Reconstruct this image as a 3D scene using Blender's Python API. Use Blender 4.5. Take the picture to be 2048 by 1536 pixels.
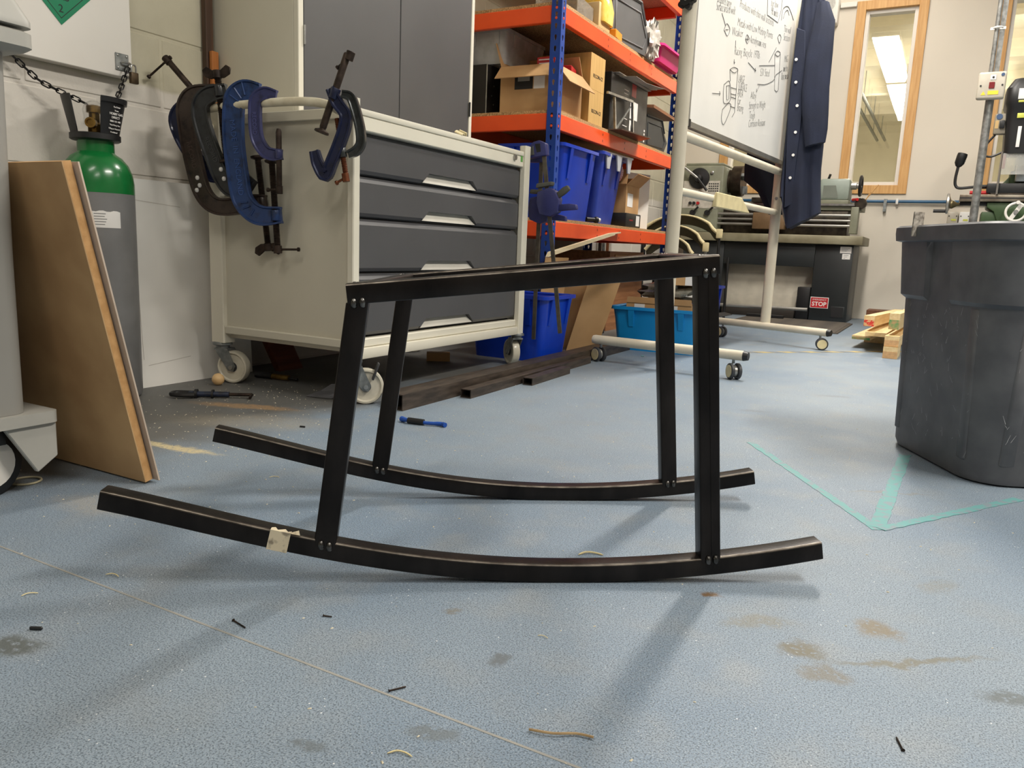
import bpy, bmesh, math, random
from mathutils import Vector, Matrix
random.seed(7)
for o in list(bpy.data.objects): bpy.data.objects.remove(o)
S = bpy.context.scene
COL = S.collection
PI = math.pi
# ------------------------------------------------------------------ camera
YAW, PITCH, ROLL = math.radians(28.48), math.radians(9.96), math.radians(-2.375)
fwd = Vector((-math.sin(YAW)*math.cos(PITCH), math.cos(YAW)*math.cos(PITCH), -math.sin(PITCH)))
rt = Vector((math.cos(YAW), math.sin(YAW), 0)); dn = fwd.cross(rt)
rt2 = math.cos(ROLL)*rt + math.sin(ROLL)*dn; dn2 = -math.sin(ROLL)*rt + math.cos(ROLL)*dn
cd = bpy.data.cameras.new('camera'); cam = bpy.data.objects.new('camera', cd); COL.objects.link(cam)
cd.sensor_width = 36; cd.lens = 36*1557.66/2048; cd.clip_start = .02; cd.clip_end = 100
mw = Matrix((rt2, -dn2, -fwd)).transposed().to_4x4(); mw.translation = (0, 0, .5)
cam.matrix_world = mw
S.camera = cam
# ------------------------------------------------------------------ light
W = bpy.data.worlds.new('world'); S.world = W; W.use_nodes = True
W.node_tree.nodes['Background'].inputs[0].default_value = (.9, .92, 1, 1)
W.node_tree.nodes['Background'].inputs[1].default_value = .3
CEIL = 3.3
LAMPS = [(-.55, 4.35, 88, 0), (-.75, 6.4, 13, 0), (1.9, 5.2, 22, 0), (1.45, 1.9, 96, 0), (-.4, -.9, 18, 0), (2.0, -1.4, 32, 0)]   # x, y, watts, turn
for i, (x, y, p, a) in enumerate(LAMPS):
    l = bpy.data.lights.new('tube_light', 'AREA'); l.shape = 'RECTANGLE'; l.size = .22; l.size_y = 1.45; l.energy = p
    l.color = (1, .95, .875)
    o = bpy.data.objects.new('tube_light', l); o.location = (x, y, CEIL-.16); o.rotation_euler = (0, 0, a); COL.objects.link(o)
vs = S.view_settings; vs.view_transform = 'Standard'; vs.look = 'None'; vs.gamma = 1; vs.exposure = .44
try: vs.use_curve_mapping = False
except Exception: pass
# ------------------------------------------------------------------ helpers
def lin(c): return tuple((x/255/12.92 if x/255 <= .04045 else ((x/255+.055)/1.055)**2.4) for x in c)
MATS = {}
def mk(name, col, rough=.5, metal=0, col2=None, scale=8, det=4, bump=0, bscale=80, trans=0, alpha=1, emit=0, stretch=(1, 1, 1), spec=.5, coat=0, lo=.35, hi=.65):
    """procedural material: two colours mixed by noise in object space, a fine noise bump"""
    if name in MATS: return MATS[name]
    m = bpy.data.materials.new(name); m.use_nodes = True; MATS[name] = m
    nt = m.node_tree; N = nt.nodes; L = nt.links; b = N['Principled BSDF']
    c1 = lin(col); c2 = lin(col2) if col2 else tuple(x*.8 for x in c1)
    tc = N.new('ShaderNodeTexCoord'); mp = N.new('ShaderNodeMapping'); mp.inputs['Scale'].default_value = stretch
    L.new(tc.outputs['Object'], mp.inputs['Vector'])
    no = N.new('ShaderNodeTexNoise'); no.inputs['Scale'].default_value = scale; no.inputs['Detail'].default_value = det
    L.new(mp.outputs['Vector'], no.inputs['Vector'])
    r = N.new('ShaderNodeValToRGB'); r.color_ramp.elements[0].position = lo; r.color_ramp.elements[1].position = hi
    r.color_ramp.elements[0].color = (*c2, 1); r.color_ramp.elements[1].color = (*c1, 1)
    L.new(no.outputs['Fac'], r.inputs['Fac']); L.new(r.outputs['Color'], b.inputs['Base Color'])
    b.inputs['Roughness'].default_value = rough; b.inputs['Metallic'].default_value = metal
    b.inputs['Specular IOR Level'].default_value = spec
    if coat: b.inputs['Coat Weight'].default_value = coat; b.inputs['Coat Roughness'].default_value = .15
    if trans: b.inputs['Transmission Weight'].default_value = trans; b.inputs['IOR'].default_value = 1.1
    if alpha < 1: b.inputs['Alpha'].default_value = alpha
    if emit: L.new(r.outputs['Color'], b.inputs['Emission Color']); b.inputs['Emission Strength'].default_value = emit
    if bump:
        n2 = N.new('ShaderNodeTexNoise'); n2.inputs['Scale'].default_value = bscale; n2.inputs['Detail'].default_value = 3
        L.new(mp.outputs['Vector'], n2.inputs['Vector'])
        bp = N.new('ShaderNodeBump'); bp.inputs['Strength'].default_value = bump; bp.inputs['Distance'].default_value = .002
        L.new(n2.outputs['Fac'], bp.inputs['Height']); L.new(bp.outputs['Normal'], b.inputs['Normal'])
    return m
def wood(name, c1, c2, scale=6, rough=.55, axis=1):
    st = [9, 9, 9]; st[axis] = .7
    return mk(name, c1, rough, col2=c2, scale=scale, det=6, stretch=tuple(st), bump=.15, bscale=20)
V = Vector
class MB:
    def __init__(s): s.v = []; s.f = []
    def add(s, vs, fs):
        n = len(s.v); s.v += [V(p) for p in vs]; s.f += [tuple(i+n for i in f) for f in fs]; return s
    def hexa(s, p):   # 8 corners: bottom 4 (ccw), top 4
        return s.add(p, [(3,2,1,0),(4,5,6,7),(0,1,5,4),(1,2,6,5),(2,3,7,6),(3,0,4,7)])
    def bx(s, x0, x1, y0, y1, z0, z1):
        return s.hexa([(x0,y0,z0),(x1,y0,z0),(x1,y1,z0),(x0,y1,z0),(x0,y0,z1),(x1,y0,z1),(x1,y1,z1),(x0,y1,z1)])
    def obx(s, c, sz, R=None):   # centre, size, 3x3 rotation
        hx, hy, hz = sz[0]/2, sz[1]/2, sz[2]/2
        ps = [V(q) for q in ((-hx,-hy,-hz),(hx,-hy,-hz),(hx,hy,-hz),(-hx,hy,-hz),(-hx,-hy,hz),(hx,-hy,hz),(hx,hy,hz),(-hx,hy,hz))]
        if R is not None: ps = [R @ q for q in ps]
        return s.hexa([q+V(c) for q in ps])
    def loft(s, rings, cap=True, closed=False):
        n = len(rings[0]); k = len(rings); vs = [p for r in rings for p in r]; fs = []
        for i in range(k if closed else k-1):
            j = (i+1) % k
            for a in range(n):
                b = (a+1) % n; fs.append((i*n+a, i*n+b, j*n+b, j*n+a))
        if cap and not closed: fs += [tuple(range(n-1, -1, -1)), tuple(range((k-1)*n, k*n))]
        return s.add(vs, fs)
    def cyl(s, p, q, r, r2=None, n=16, cap=True):
        p, q = V(p), V(q); d = (q-p).normalized(); u = d.orthogonal().normalized(); w = d.cross(u)
        if r2 is None: r2 = r
        return s.loft([[c+rr*(math.cos(2*PI*i/n)*u+math.sin(2*PI*i/n)*w) for i in range(n)] for c, rr in ((p, r), (q, r2))], cap)
    def lathe(s, prof, p=(0,0,0), ax=(0,0,1), n=24, cap=True):   # prof: (radius, height)
        p = V(p); d = V(ax).normalized(); u = d.orthogonal().normalized(); w = d.cross(u)
        return s.loft([[p+d*h+r*(math.cos(2*PI*i/n)*u+math.sin(2*PI*i/n)*w) for i in range(n)] for r, h in prof], cap)
    def tube(s, pts, r, n=10, closed=False):
        pts = [V(p) for p in pts]; k = len(pts); rings = []; u = None
        for i, p in enumerate(pts):
            a = pts[(i-1) % k] if (closed or i) else p; b = pts[(i+1) % k] if (closed or i < k-1) else p
            d = (b-a).normalized()
            u = (u - d*u.dot(d)).normalized() if u is not None and (u - d*u.dot(d)).length > 1e-4 else d.orthogonal().normalized()
            w = d.cross(u); rr = r[i] if isinstance(r, (list, tuple)) else r
            rings.append([p+rr*(math.cos(2*PI*j/n)*u+math.sin(2*PI*j/n)*w) for j in range(n)])
        return s.loft(rings, True, closed)
    def prism(s, poly, o, u, w, t):   # 2-D polygon on axes u, w from o, thickness vector t
        o, u, w, t = V(o), V(u), V(w), V(t); n = len(poly)
        a = [o+u*x+w*y for x, y in poly]; b = [p+t for p in a]
        return s.add(a+b, [tuple(range(n-1, -1, -1)), tuple(range(n, 2*n))]+[(i, (i+1) % n, n+(i+1) % n, n+i) for i in range(n)])
    def sph(s, c, r, n=12, m=8, sc=(1, 1, 1)):
        c = V(c); rings = []
        for j in range(1, m):
            t = PI*j/m
            rings.append([c+V((r*sc[0]*math.sin(t)*math.cos(2*PI*i/n), r*sc[1]*math.sin(t)*math.sin(2*PI*i/n), -r*sc[2]*math.cos(t))) for i in range(n)])
        return s.loft(rings)
    def build(s, name, mat, parent=None, bev=0, seg=2, smooth=True, ang=35):
        me = bpy.data.meshes.new(name); org = root_loc(parent)
        me.from_pydata([tuple(p-org) for p in s.v], [], s.f)
        bm = bmesh.new(); bm.from_mesh(me)
        bmesh.ops.recalc_face_normals(bm, faces=bm.faces)
        if bev:
            es = [e for e in bm.edges if len(e.link_faces) == 2 and e.calc_face_angle(0) > .5]
            bmesh.ops.bevel(bm, geom=es, offset=bev, segments=seg, affect='EDGES', profile=.5, clamp_overlap=True)
        bm.to_mesh(me); bm.free()
        if smooth:
            me.polygons.foreach_set('use_smooth', [True]*len(me.polygons)); me.set_sharp_from_angle(angle=math.radians(ang))
        me.materials.append(mat)
        o = bpy.data.objects.new(name, me); COL.objects.link(o)
        if parent is not None: o.parent = parent
        return o
def root_loc(p):
    l = V((0, 0, 0))
    while p is not None: l = l + V(p.location); p = p.parent
    return l
def tag(o, label=None, cat=None, group=None, kind=None):
    if label: o['label'] = label
    if cat: o['category'] = cat
    if group: o['group'] = group
    if kind: o['kind'] = kind
    return o
def thing(name, label, cat, loc=(0, 0, 0), group=None):
    o = bpy.data.objects.new(name, None); o.empty_display_size = .05; o.location = loc; COL.objects.link(o)
    return tag(o, label, cat, group)
def copy_tree(o, parent=None):
    c = o.copy(); COL.objects.link(c)
    if parent is not None: c.parent = parent
    for ch in list(o.children): copy_tree(ch, c)
    return c
def rz(a): return Matrix.Rotation(a, 3, 'Z')
def eul(x, y, z): return (Matrix.Rotation(z, 3, 'Z') @ Matrix.Rotation(y, 3, 'Y') @ Matrix.Rotation(x, 3, 'X'))
def text(name, txt, size, o, u, w, mat, parent=None, thin=0, depth=.0004, align='LEFT', space=1):
    cu = bpy.data.curves.new('t', 'FONT'); cu.body = txt; cu.size = size; cu.offset = thin; cu.extrude = depth; cu.align_x = align
    cu.resolution_u = 3; cu.space_line = space
    ob = bpy.data.objects.new('t', cu); COL.objects.link(ob)
    bpy.context.view_layer.update()
    me = bpy.data.meshes.new_from_object(ob.evaluated_get(bpy.context.evaluated_depsgraph_get()))
    bpy.data.objects.remove(ob); bpy.data.curves.remove(cu)
    u, w = V(u).normalized(), V(w).normalized(); nn = u.cross(w); org = V(o)-root_loc(parent)
    for v in me.vertices: v.co = org+u*v.co.x+w*v.co.y+nn*v.co.z
    me.name = name; me.materials.clear(); me.materials.append(mat)
    r = bpy.data.objects.new(name, me); COL.objects.link(r)
    if parent is not None: r.parent = parent
    return r
def arc(c, r, a0, a1, n, u=(1, 0, 0), w=(0, 0, 1)):
    c, u, w = V(c), V(u), V(w)
    return [c+u*(r*math.cos(a0+(a1-a0)*i/n))+w*(r*math.sin(a0+(a1-a0)*i/n)) for i in range(n+1)]
def smooth_path(pts, k=4):   # Catmull-Rom through 2-D or 3-D points
    P = [V(p) for p in pts]; out = []
    for i in range(len(P)-1):
        a = P[i-1] if i else P[0]*2-P[1]; b, c = P[i], P[i+1]; d = P[i+2] if i+2 < len(P) else c*2-b
        for j in range(k):
            t = j/k
            out.append(.5*((2*b)+(c-a)*t+(2*a-5*b+4*c-d)*t*t+(3*b-a-3*c+d)*t**3))
    return out+[P[-1]]
# common materials
m_cream = mk('cream_metal', (226, 221, 204), .42, col2=(216, 211, 194), scale=3, bump=.03)
m_black = mk('black_paint', (26, 26, 27), .45, col2=(20, 20, 21), scale=6)
m_steel = mk('bright_steel', (190, 190, 186), .32, .9, col2=(150, 150, 148), scale=20)
m_zinc = mk('zinc_steel', (165, 168, 166), .45, .75, col2=(120, 124, 124), scale=30)
m_iron = mk('brown_iron', (70, 58, 50), .5, .7, col2=(40, 32, 28), scale=40, bump=.2)
m_dkgrey = mk('dark_grey_plastic', (62, 63, 66), .5, col2=(54, 55, 58), scale=10, bump=.05)
m_white = mk('white_paint', (232, 228, 220), .5, col2=(222, 217, 208), scale=2)
m_card = mk('cardboard', (196, 156, 108), .8, col2=(178, 138, 92), scale=5, bump=.1, bscale=60)
m_paper = mk('paper', (236, 234, 230), .7, col2=(222, 220, 216), scale=9)
m_ink = mk('black_ink', (24, 24, 26), .6)
m_blue = mk('blue_plastic', (14, 62, 190), .32, col2=(10, 54, 172), scale=5, bump=.04)
# ------------------------------------------------------------------ floor
def floor_material():
    m = bpy.data.materials.new('blue_safety_vinyl'); m.use_nodes = True; nt = m.node_tree; N = nt.nodes; L = nt.links; b = N['Principled BSDF']
    geo = N.new('ShaderNodeNewGeometry'); pos = geo.outputs['Position']
    def noise(sc, det=3, src=pos):
        n = N.new('ShaderNodeTexNoise'); n.inputs['Scale'].default_value = sc; n.inputs['Detail'].default_value = det; L.new(src, n.inputs['Vector']); return n.outputs['Fac']
    def ramp(f, a, bb):
        r = N.new('ShaderNodeMapRange'); r.interpolation_type = 'SMOOTHSTEP'; r.inputs['From Min'].default_value = a; r.inputs['From Max'].default_value = bb; L.new(f, r.inputs['Value']); return r.outputs['Result']
    def mix(f, c1, c2):
        x = N.new('ShaderNodeMix'); x.data_type = 'RGBA'
        if isinstance(f, float): x.inputs['Factor'].default_value = f
        else: L.new(f, x.inputs['Factor'])
        for k, c in ((6, c1), (7, c2)):
            if isinstance(c, tuple): x.inputs[k].default_value = (*lin(c), 1)
            else: L.new(c, x.inputs[k])
        return x.outputs[2]
    def mth(op, a, bb):
        x = N.new('ShaderNodeMath'); x.operation = op
        for k, c in ((0, a), (1, bb)):
            if isinstance(c, (int, float)): x.inputs[k].default_value = c
            else: L.new(c, x.inputs[k])
        return x.outputs[0]
    c = mix(ramp(noise(1.3, 4), .3, .7), (115, 133, 151), (134, 147, 158))
    c = mix(ramp(noise(9, 4), .45, .8), c, (136, 144, 150))
    # dark and pale flecks pressed in the vinyl
    c = mix(mth('MULTIPLY', ramp(noise(460, 2), .51, .59), .72), c, (72, 82, 92))
    c = mix(mth('MULTIPLY', ramp(noise(560, 2), .60, .65), .5), c, (190, 198, 204))
    vo = N.new('ShaderNodeTexVoronoi'); vo.inputs['Scale'].default_value = 75; L.new(pos, vo.inputs['Vector'])
    sp = mth('MULTIPLY', ramp(vo.outputs['Distance'], .10, .05), ramp(noise(12, 2), .5, .6))
    c = mix(mth('MULTIPLY', sp, .8), c, (236, 238, 238))
    # grime: worn grey-brown along the wall side
    sx = N.new('ShaderNodeSeparateXYZ'); L.new(pos, sx.inputs[0])
    gx = mth('ADD', sx.outputs[0], mth('MULTIPLY', mth('SUBTRACT', noise(2.2, 4), .5), .75))
    grime = ramp(gx, -1.45, -1.72)
    c = mix(mth('MULTIPLY', grime, .85), c, (92, 88, 80))
    # scattered grey scuffs
    c = mix(mth('MULTIPLY', ramp(noise(3.4, 5), .60, .82), .4), c, (120, 124, 124))
    # stains: x, y, half length, half width, turn, colour, strength
    wob = N.new('ShaderNodeTexNoise'); wob.inputs['Scale'].default_value = 26; wob.inputs['Detail'].default_value = 4; L.new(pos, wob.inputs['Vector'])
    wv = N.new('ShaderNodeVectorMath'); wv.operation = 'SUBTRACT'; L.new(wob.outputs['Color'], wv.inputs[0]); wv.inputs[1].default_value = (.5, .5, .5)
    wv2 = N.new('ShaderNodeVectorMath'); wv2.operation = 'SCALE'; L.new(wv.outputs[0], wv2.inputs[0]); wv2.inputs['Scale'].default_value = .05
    wp = N.new('ShaderNodeVectorMath'); wp.operation = 'ADD'; L.new(pos, wp.inputs[0]); L.new(wv2.outputs[0], wp.inputs[1])
    ST = [(-.023,1.131,.03,.03,0,(118,106,84),.75),(-.10,1.012,.032,.026,0,(104,98,80),.8),(.02,1.057,.105,.009,.64,(112,108,92),.7),(-.07,.965,.03,.02,0,(112,104,88),.6),(-.247,1.112,.014,.013,0,(104,80,52),.85),
          (-.934,.485,.035,.018,.4,(84,88,84),.75),(-.422,.777,.018,.012,.3,(98,104,108),.8),(-.543,.855,.016,.010,0,(112,106,92),.6),(-.498,.524,.02,.01,.5,(98,104,106),.6),(.122,1.026,.025,.015,.4,(92,98,98),.7),
          (-.409,.608,.03,.012,.3,(102,108,110),.6),(-.34,1.155,.012,.009,0,(110,100,84),.5),(-1.55,1.193,.13,.02,.12,(206,190,146),.75),(-1.78,1.62,.16,.03,.35,(176,140,96),.55),(-1.30,.86,.12,.05,.3,(170,160,142),.35),
          (-.17,1.06,.05,.02,.6,(120,116,100),.5),(-.05,1.86,.10,.006,.5,(128,122,104),.4),(-1.6,1.5,.25,.08,.5,(150,140,120),.35),(.05,1.35,.04,.02,1,(120,118,108),.4),(-.5,2.6,.05,.02,.3,(104,108,108),.4),(-.3,3.1,.07,.02,.4,(104,108,108),.4)]
    stn = ramp(noise(120, 2), .25, .5)
    for x, y, a, w, t, col, k in ST:
        mp = N.new('ShaderNodeMapping'); mp.vector_type = 'TEXTURE'; mp.inputs['Location'].default_value = (x, y, 0); mp.inputs['Rotation'].default_value = (0, 0, t); mp.inputs['Scale'].default_value = (a, w, 1)
        L.new(wp.outputs[0], mp.inputs['Vector'])
        ln = N.new('ShaderNodeVectorMath'); ln.operation = 'LENGTH'; L.new(mp.outputs[0], ln.inputs[0])
        c = mix(mth('MULTIPLY', mth('MULTIPLY', ramp(ln.outputs['Value'], 1.35, .45), stn), min(1, k*1.15)), c, col)
    L.new(c, b.inputs['Base Color'])
    r = N.new('ShaderNodeMapRange'); r.inputs['To Min'].default_value = .47; r.inputs['To Max'].default_value = .68; L.new(noise(5, 4), r.inputs['Value']); L.new(r.outputs[0], b.inputs['Roughness'])
    bp = N.new('ShaderNodeBump'); bp.inputs['Strength'].default_value = .2; bp.inputs['Distance'].default_value = .0012; L.new(noise(430, 2), bp.inputs['Height']); L.new(bp.outputs[0], b.inputs['Normal'])
    return m
XW, YW = -2.33, 7.55          # left wall, window wall
XR, YF = 4.6, -4.5
fl_o = tag(MB().bx(XW-.2, XR, YF, YW+.1, -.12, 0).build('floor', floor_material(), smooth=False), kind='structure')
seam = mk('floor_weld_seam', (156, 153, 145), .7, col2=(138, 138, 134))
MB().bx(XW, 3, .6415, .6448, 0, .0004).build('weld_seam', seam, fl_o, smooth=False)
# ------------------------------------------------------------------ left wall of painted blocks
def block_material():
    m = mk('painted_block', (196, 190, 168), .75, col2=(184, 178, 156), scale=5, bump=.45, bscale=90)
    nt = m.node_tree; N = nt.nodes; L = nt.links; b = N['Principled BSDF']
    src = b.inputs['Base Color'].links[0].from_socket
    geo = N.new('ShaderNodeNewGeometry'); no = N.new('ShaderNodeTexNoise'); no.inputs['Scale'].default_value = 9; L.new(geo.outputs['Position'], no.inputs['Vector'])
    sx = N.new('ShaderNodeSeparateXYZ'); L.new(geo.outputs['Position'], sx.inputs[0])
    ad = N.new('ShaderNodeMath'); ad.operation = 'MULTIPLY_ADD'; L.new(no.outputs['Fac'], ad.inputs[0]); ad.inputs[1].default_value = .03; L.new(sx.outputs[2], ad.inputs[2])
    mr = N.new('ShaderNodeMapRange'); mr.inputs['From Min'].default_value = .982; mr.inputs['From Max'].default_value = .97; L.new(ad.outputs[0], mr.inputs['Value'])
    mx = N.new('ShaderNodeMix'); mx.data_type = 'RGBA'; L.new(mr.outputs[0], mx.inputs['Factor']); L.new(src, mx.inputs[6]); mx.inputs[7].default_value = (*lin((216, 210, 200)), 1)
    L.new(mx.outputs[2], b.inputs['Base Color'])
    return m
mb_ = block_material()
wl = tag(MB().bx(XW-.2, XW-.004, YF, YW+.1, 0, CEIL).build('wall_left', mb_, smooth=False), kind='structure')
blk = None
for k in range(14):
    z0 = .005+.225*k
    y = .7+(.225 if k % 2 else 0)+.2
    while y < YW-.1:
        y1 = min(y+.44, YW-.02)
        if blk is None:
            blk = MB().bx(-.006, 0, 0, .44, 0, .215).build('block', mb_, None, bev=.003, seg=1); blk.parent = wl; o = blk
        else:
            o = blk.copy(); COL.objects.link(o)
        o.location = (XW-.001, y, z0); o.scale = (1, (y1-y)/.44, 1)
        y += .45
# ------------------------------------------------------------------ window wall
m_wall = mk('cream_plaster', (220, 211, 196), .7, col2=(214, 205, 190), scale=1.2, bump=.05)
WX = [(-1.98, -1.434), (-.917, -.371), (.14, .686), (1.2, 1.746)]
WZ0, WZ1 = 1.08, 2.66
wb = MB(); xs = XW-.2
for a, b2 in WX:
    wb.bx(xs, a+.01, YW, YW+.14, 0, CEIL); wb.bx(a+.01, b2-.01, YW, YW+.14, 0, WZ0+.01); wb.bx(a+.01, b2-.01, YW, YW+.14, WZ1-.01, CEIL); xs = b2-.01
wb.bx(xs, XR, YW, YW+.14, 0, CEIL)
tag(wb.build('wall_back', m_wall, smooth=False), kind='structure')
m_oak = wood('oak', (214, 168, 108), (196, 146, 86), axis=2)
m_glass = mk('window_glass', (240, 246, 242), .03, trans=1, alpha=.22)
for i, (a, b2) in enumerate(WX):
    w = thing('window_%d' % (i+1), None, None, ((a+b2)/2, YW, WZ0)); w['kind'] = 'structure'
    t = .072; e = .0005
    for nm, q in (('oak_jamb', (a, a+t, WZ0, WZ1)), ('oak_jamb', (b2-t, b2, WZ0, WZ1)), ('oak_sill', (a+t+e, b2-t-e, WZ0, WZ0+t)), ('oak_head', (a+t+e, b2-t-e, WZ1-t, WZ1))):
        MB().bx(q[0], q[1], YW-.018, YW+.02, q[2], q[3]).build(nm, m_oak, w, bev=.002, seg=1)
    a2, b3, z2, z3 = a+t, b2-t, WZ0+t, WZ1-t; t2 = .03
    for q in ((a2, a2+t2, z2, z3), (b3-t2, b3, z2, z3), (a2+t2, b3-t2, z2, z2+t2), (a2+t2, b3-t2, z3-t2, z3)):
        MB().bx(q[0], q[1], YW+.0205, YW+.11, q[2], q[3]).build('inner_frame', m_white, w, bev=.002, seg=1)
    MB().bx(a2+t2, b3-t2, YW+.07, YW+.076, z2+t2, z3-t2).build('pane', m_glass, w, smooth=False)
# other walls and the ceiling
m_wall2 = mk('dark_unseen_wall', (150, 142, 130), .75, col2=(140, 132, 120), scale=1.2)  # unseen walls, toned darker to cut the bounced fill light
tag(MB().bx(XR, XR+.1, YF, YW+.14, 0, CEIL).build('wall_right', m_wall2, smooth=False), kind='structure')
tag(MB().bx(XW-.2, XR+.1, YF-.1, YF, 0, CEIL).build('wall_front', m_wall2, smooth=False), kind='structure')
m_ceil = mk('ceiling_paint', (232, 226, 214), .8, scale=1)
tag(MB().bx(XW-.2, XR+.1, YF-.1, YW+.14, CEIL, CEIL+.1).build('ceiling', m_ceil, smooth=False), kind='structure')
m_diff = mk('lit_diffuser', (255, 244, 224), .5, col2=(255, 244, 224), emit=2.6)
m_diff.cycles.emission_sampling = 'NONE'   # the area lamps carry the light
names = ['above the drawer cabinet', 'nearest the lathe wall', 'on the right by the wall of windows', 'right of the rocker frame', 'behind the camera by the block wall', 'behind the camera on the right']
m_diff2 = mk('lit_diffuser_next_room', (255, 244, 222), .5, col2=(255, 244, 222), emit=48)
def luminaire(x, y, z, label, group, md=None):
    t = thing('ceiling_light', label, 'ceiling light', (x, y, z), group)
    MB().bx(x-.14, x+.14, y-.76, y+.76, z-.05, z).build('housing', m_white, t, bev=.006, seg=1)
    MB().prism([(-.13, 0), (.13, 0), (.11, -.06), (-.11, -.06)], (x, y-.75, z-.05), (1, 0, 0), (0, 0, 1), (0, 1.5, 0)).build('diffuser', md or m_diff, t)
    return t
for (x, y, p, a), n in zip(LAMPS, names): luminaire(x, y, CEIL-.02, 'long fluorescent ceiling light '+n, 'workshop ceiling lights')
# ------------------------------------------------------------------ room beyond the windows
m_next = mk('next_room_cream', (242, 236, 216), .7, col2=(236, 229, 208), scale=1)
NY = 18.4
tag(MB().bx(-4.5, 4.5, YW+.14, NY, -.12, 0).build('floor_next_room', mk('grey_vinyl', (150, 150, 146), .5), smooth=False), kind='structure')
tag(MB().bx(-4.5, 4.5, YW+.14, NY, CEIL+.0, CEIL+.1).build('ceiling_next_room', m_next, smooth=False), kind='structure')
tag(MB().bx(-4.5, 4.5, NY, NY+.1, 0, CEIL).build('wall_next_far', m_next, smooth=False), kind='structure')
tag(MB().bx(-4.6, -4.5, YW+.14, NY, 0, CEIL).build('wall_next_left', m_next, smooth=False), kind='structure')
tag(MB().bx(4.5, 4.6, YW+.14, NY, 0, CEIL).build('wall_next_right', m_next, smooth=False), kind='structure')
for i, y in enumerate((8.6, 10.0, 11.9, 13.8, 15.7)):
    tag(MB().bx(-4.5, 4.5, y, y+.2, CEIL-.22, CEIL).build('trim_%d' % (i+11), m_next, smooth=False), kind='structure')
lb = ['nearest the glass of the middle window', 'further back in the middle window', 'seen through the right-hand window', 'far back beyond the right-hand window']
for (x, y), n in zip(((-.86, 10.6), (-.87, 13.4), (.9, 10.6), (.9, 13.4)), lb): luminaire(x, y, 2.93, 'lit ceiling light in the next room '+n, 'next room ceiling lights', m_diff2)
pp = thing('ceiling_pipe_run', 'grey pipes hung under the next room ceiling', 'pipes', (-1.2, 10, 2.95))
for x in (-1.38, -1.52):
    MB().cyl((x, 9.3, 2.92), (x, 17.8, 2.92), .026, n=10).build('pipe', m_zinc, pp)
    for y in (10.4, 13.2, 15.0, 16.8): MB().cyl((x, y, 2.92), (x, y, CEIL), .008, n=6).build('hanger', m_zinc, pp)
# wall speaker, trunking, blue pipe
sp = thing('wall_speaker', 'small white loudspeaker high on the window wall', 'speaker', (-1.135, YW, 2.48))
MB().bx(-1.215, -1.055, YW-.11, YW-.001, 2.48, 2.74).build('case', m_white, sp, bev=.012)
MB().cyl((-1.135, YW-.1105, 2.64), (-1.135, YW-.114, 2.64), .055, n=24).build('grille', mk('grille_grey', (206, 204, 198), .6, scale=60), sp)
MB().bx(-1.09, -1.07, YW-.1125, YW-.11, 2.505, 2.512).build('badge', m_black, sp)
tag(MB().bx(-1.05, -.92, YW-.03, YW-.0005, 2.62, 2.66).build('trim_5', m_white, bev=.003, seg=1), kind='structure')
bpipe = thing('air_pipe', 'blue compressed air pipe clipped along the window wall', 'pipe', (-.3, YW, 1.0))
MB().cyl((-2.2, YW-.035, 1.015), (2.2, YW-.035, 1.015), .013, n=12).build('pipe', mk('pipe_blue', (44, 92, 128), .4), bpipe)
for x in (-.43, .4, 1.3): MB().bx(x-.01, x+.01, YW-.052, YW-.001, .992, 1.038).build('clip', m_paper, bpipe, bev=.004)
for x in (-.52,):
    MB().bx(x-.012, x+.012, YW-.05, YW-.001, .93, 1.035).build('bracket', m_zinc, bpipe); 
# ------------------------------------------------------------------ rocker frame
m_blk = mk('mill_scale_steel', (56, 51, 48), .34, .82, col2=(36, 33, 32), scale=14, det=6, bump=.12, bscale=240, stretch=(1, 1, .4))
m_edge = mk('worn_edge_glint', (132, 124, 114), .34, .95, col2=(84, 78, 72), scale=30, stretch=(1, 1, .4))  # worn steel, brightened to paint in the highlight along the tube edges
def worn(o, a0=12, a1=15, n=16):  # recolours one top corner only: wear plus painted highlight
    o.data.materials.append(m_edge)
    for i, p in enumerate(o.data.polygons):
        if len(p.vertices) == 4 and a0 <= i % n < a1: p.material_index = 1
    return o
m_weld = mk('weld_metal', (120, 118, 114), .3, .95, col2=(70, 68, 66), scale=90)
TH, SK, WD = .595, -.128, .393
d2 = V((math.cos(TH), math.sin(TH), 0)); n2 = V((-math.sin(TH), math.cos(TH), 0)); nw = V((-math.sin(TH+SK), math.cos(TH+SK), 0))
O2 = V((-.448, 1.026, 0)); TB = .030
def rz_(s): return .261*s*s-.08*s**3-.026*s**4+.205*s**5
def rdz(s): return 2*.261*s-3*.08*s*s-4*.026*s**3+5*.205*s**4
rk = thing('rocker_frame', 'black welded steel rocking chair frame standing on the blue floor', 'rocker frame', tuple(O2))
def rect_ring(c, a, b, na, nb, r=.0030):   # rounded rectangle ring: corner c, edge vectors a (len na), b (len nb)
    out = []
    for cx, cy, t0 in ((r, r, PI), (na-r, r, 1.5*PI), (na-r, nb-r, 0), (r, nb-r, .5*PI)):
        for j in range(4):
            t = t0+j*PI/6; out.append(c+a*(cx+r*math.cos(t))+b*(cy+r*math.sin(t)))
    return out
legs_ = []
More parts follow.
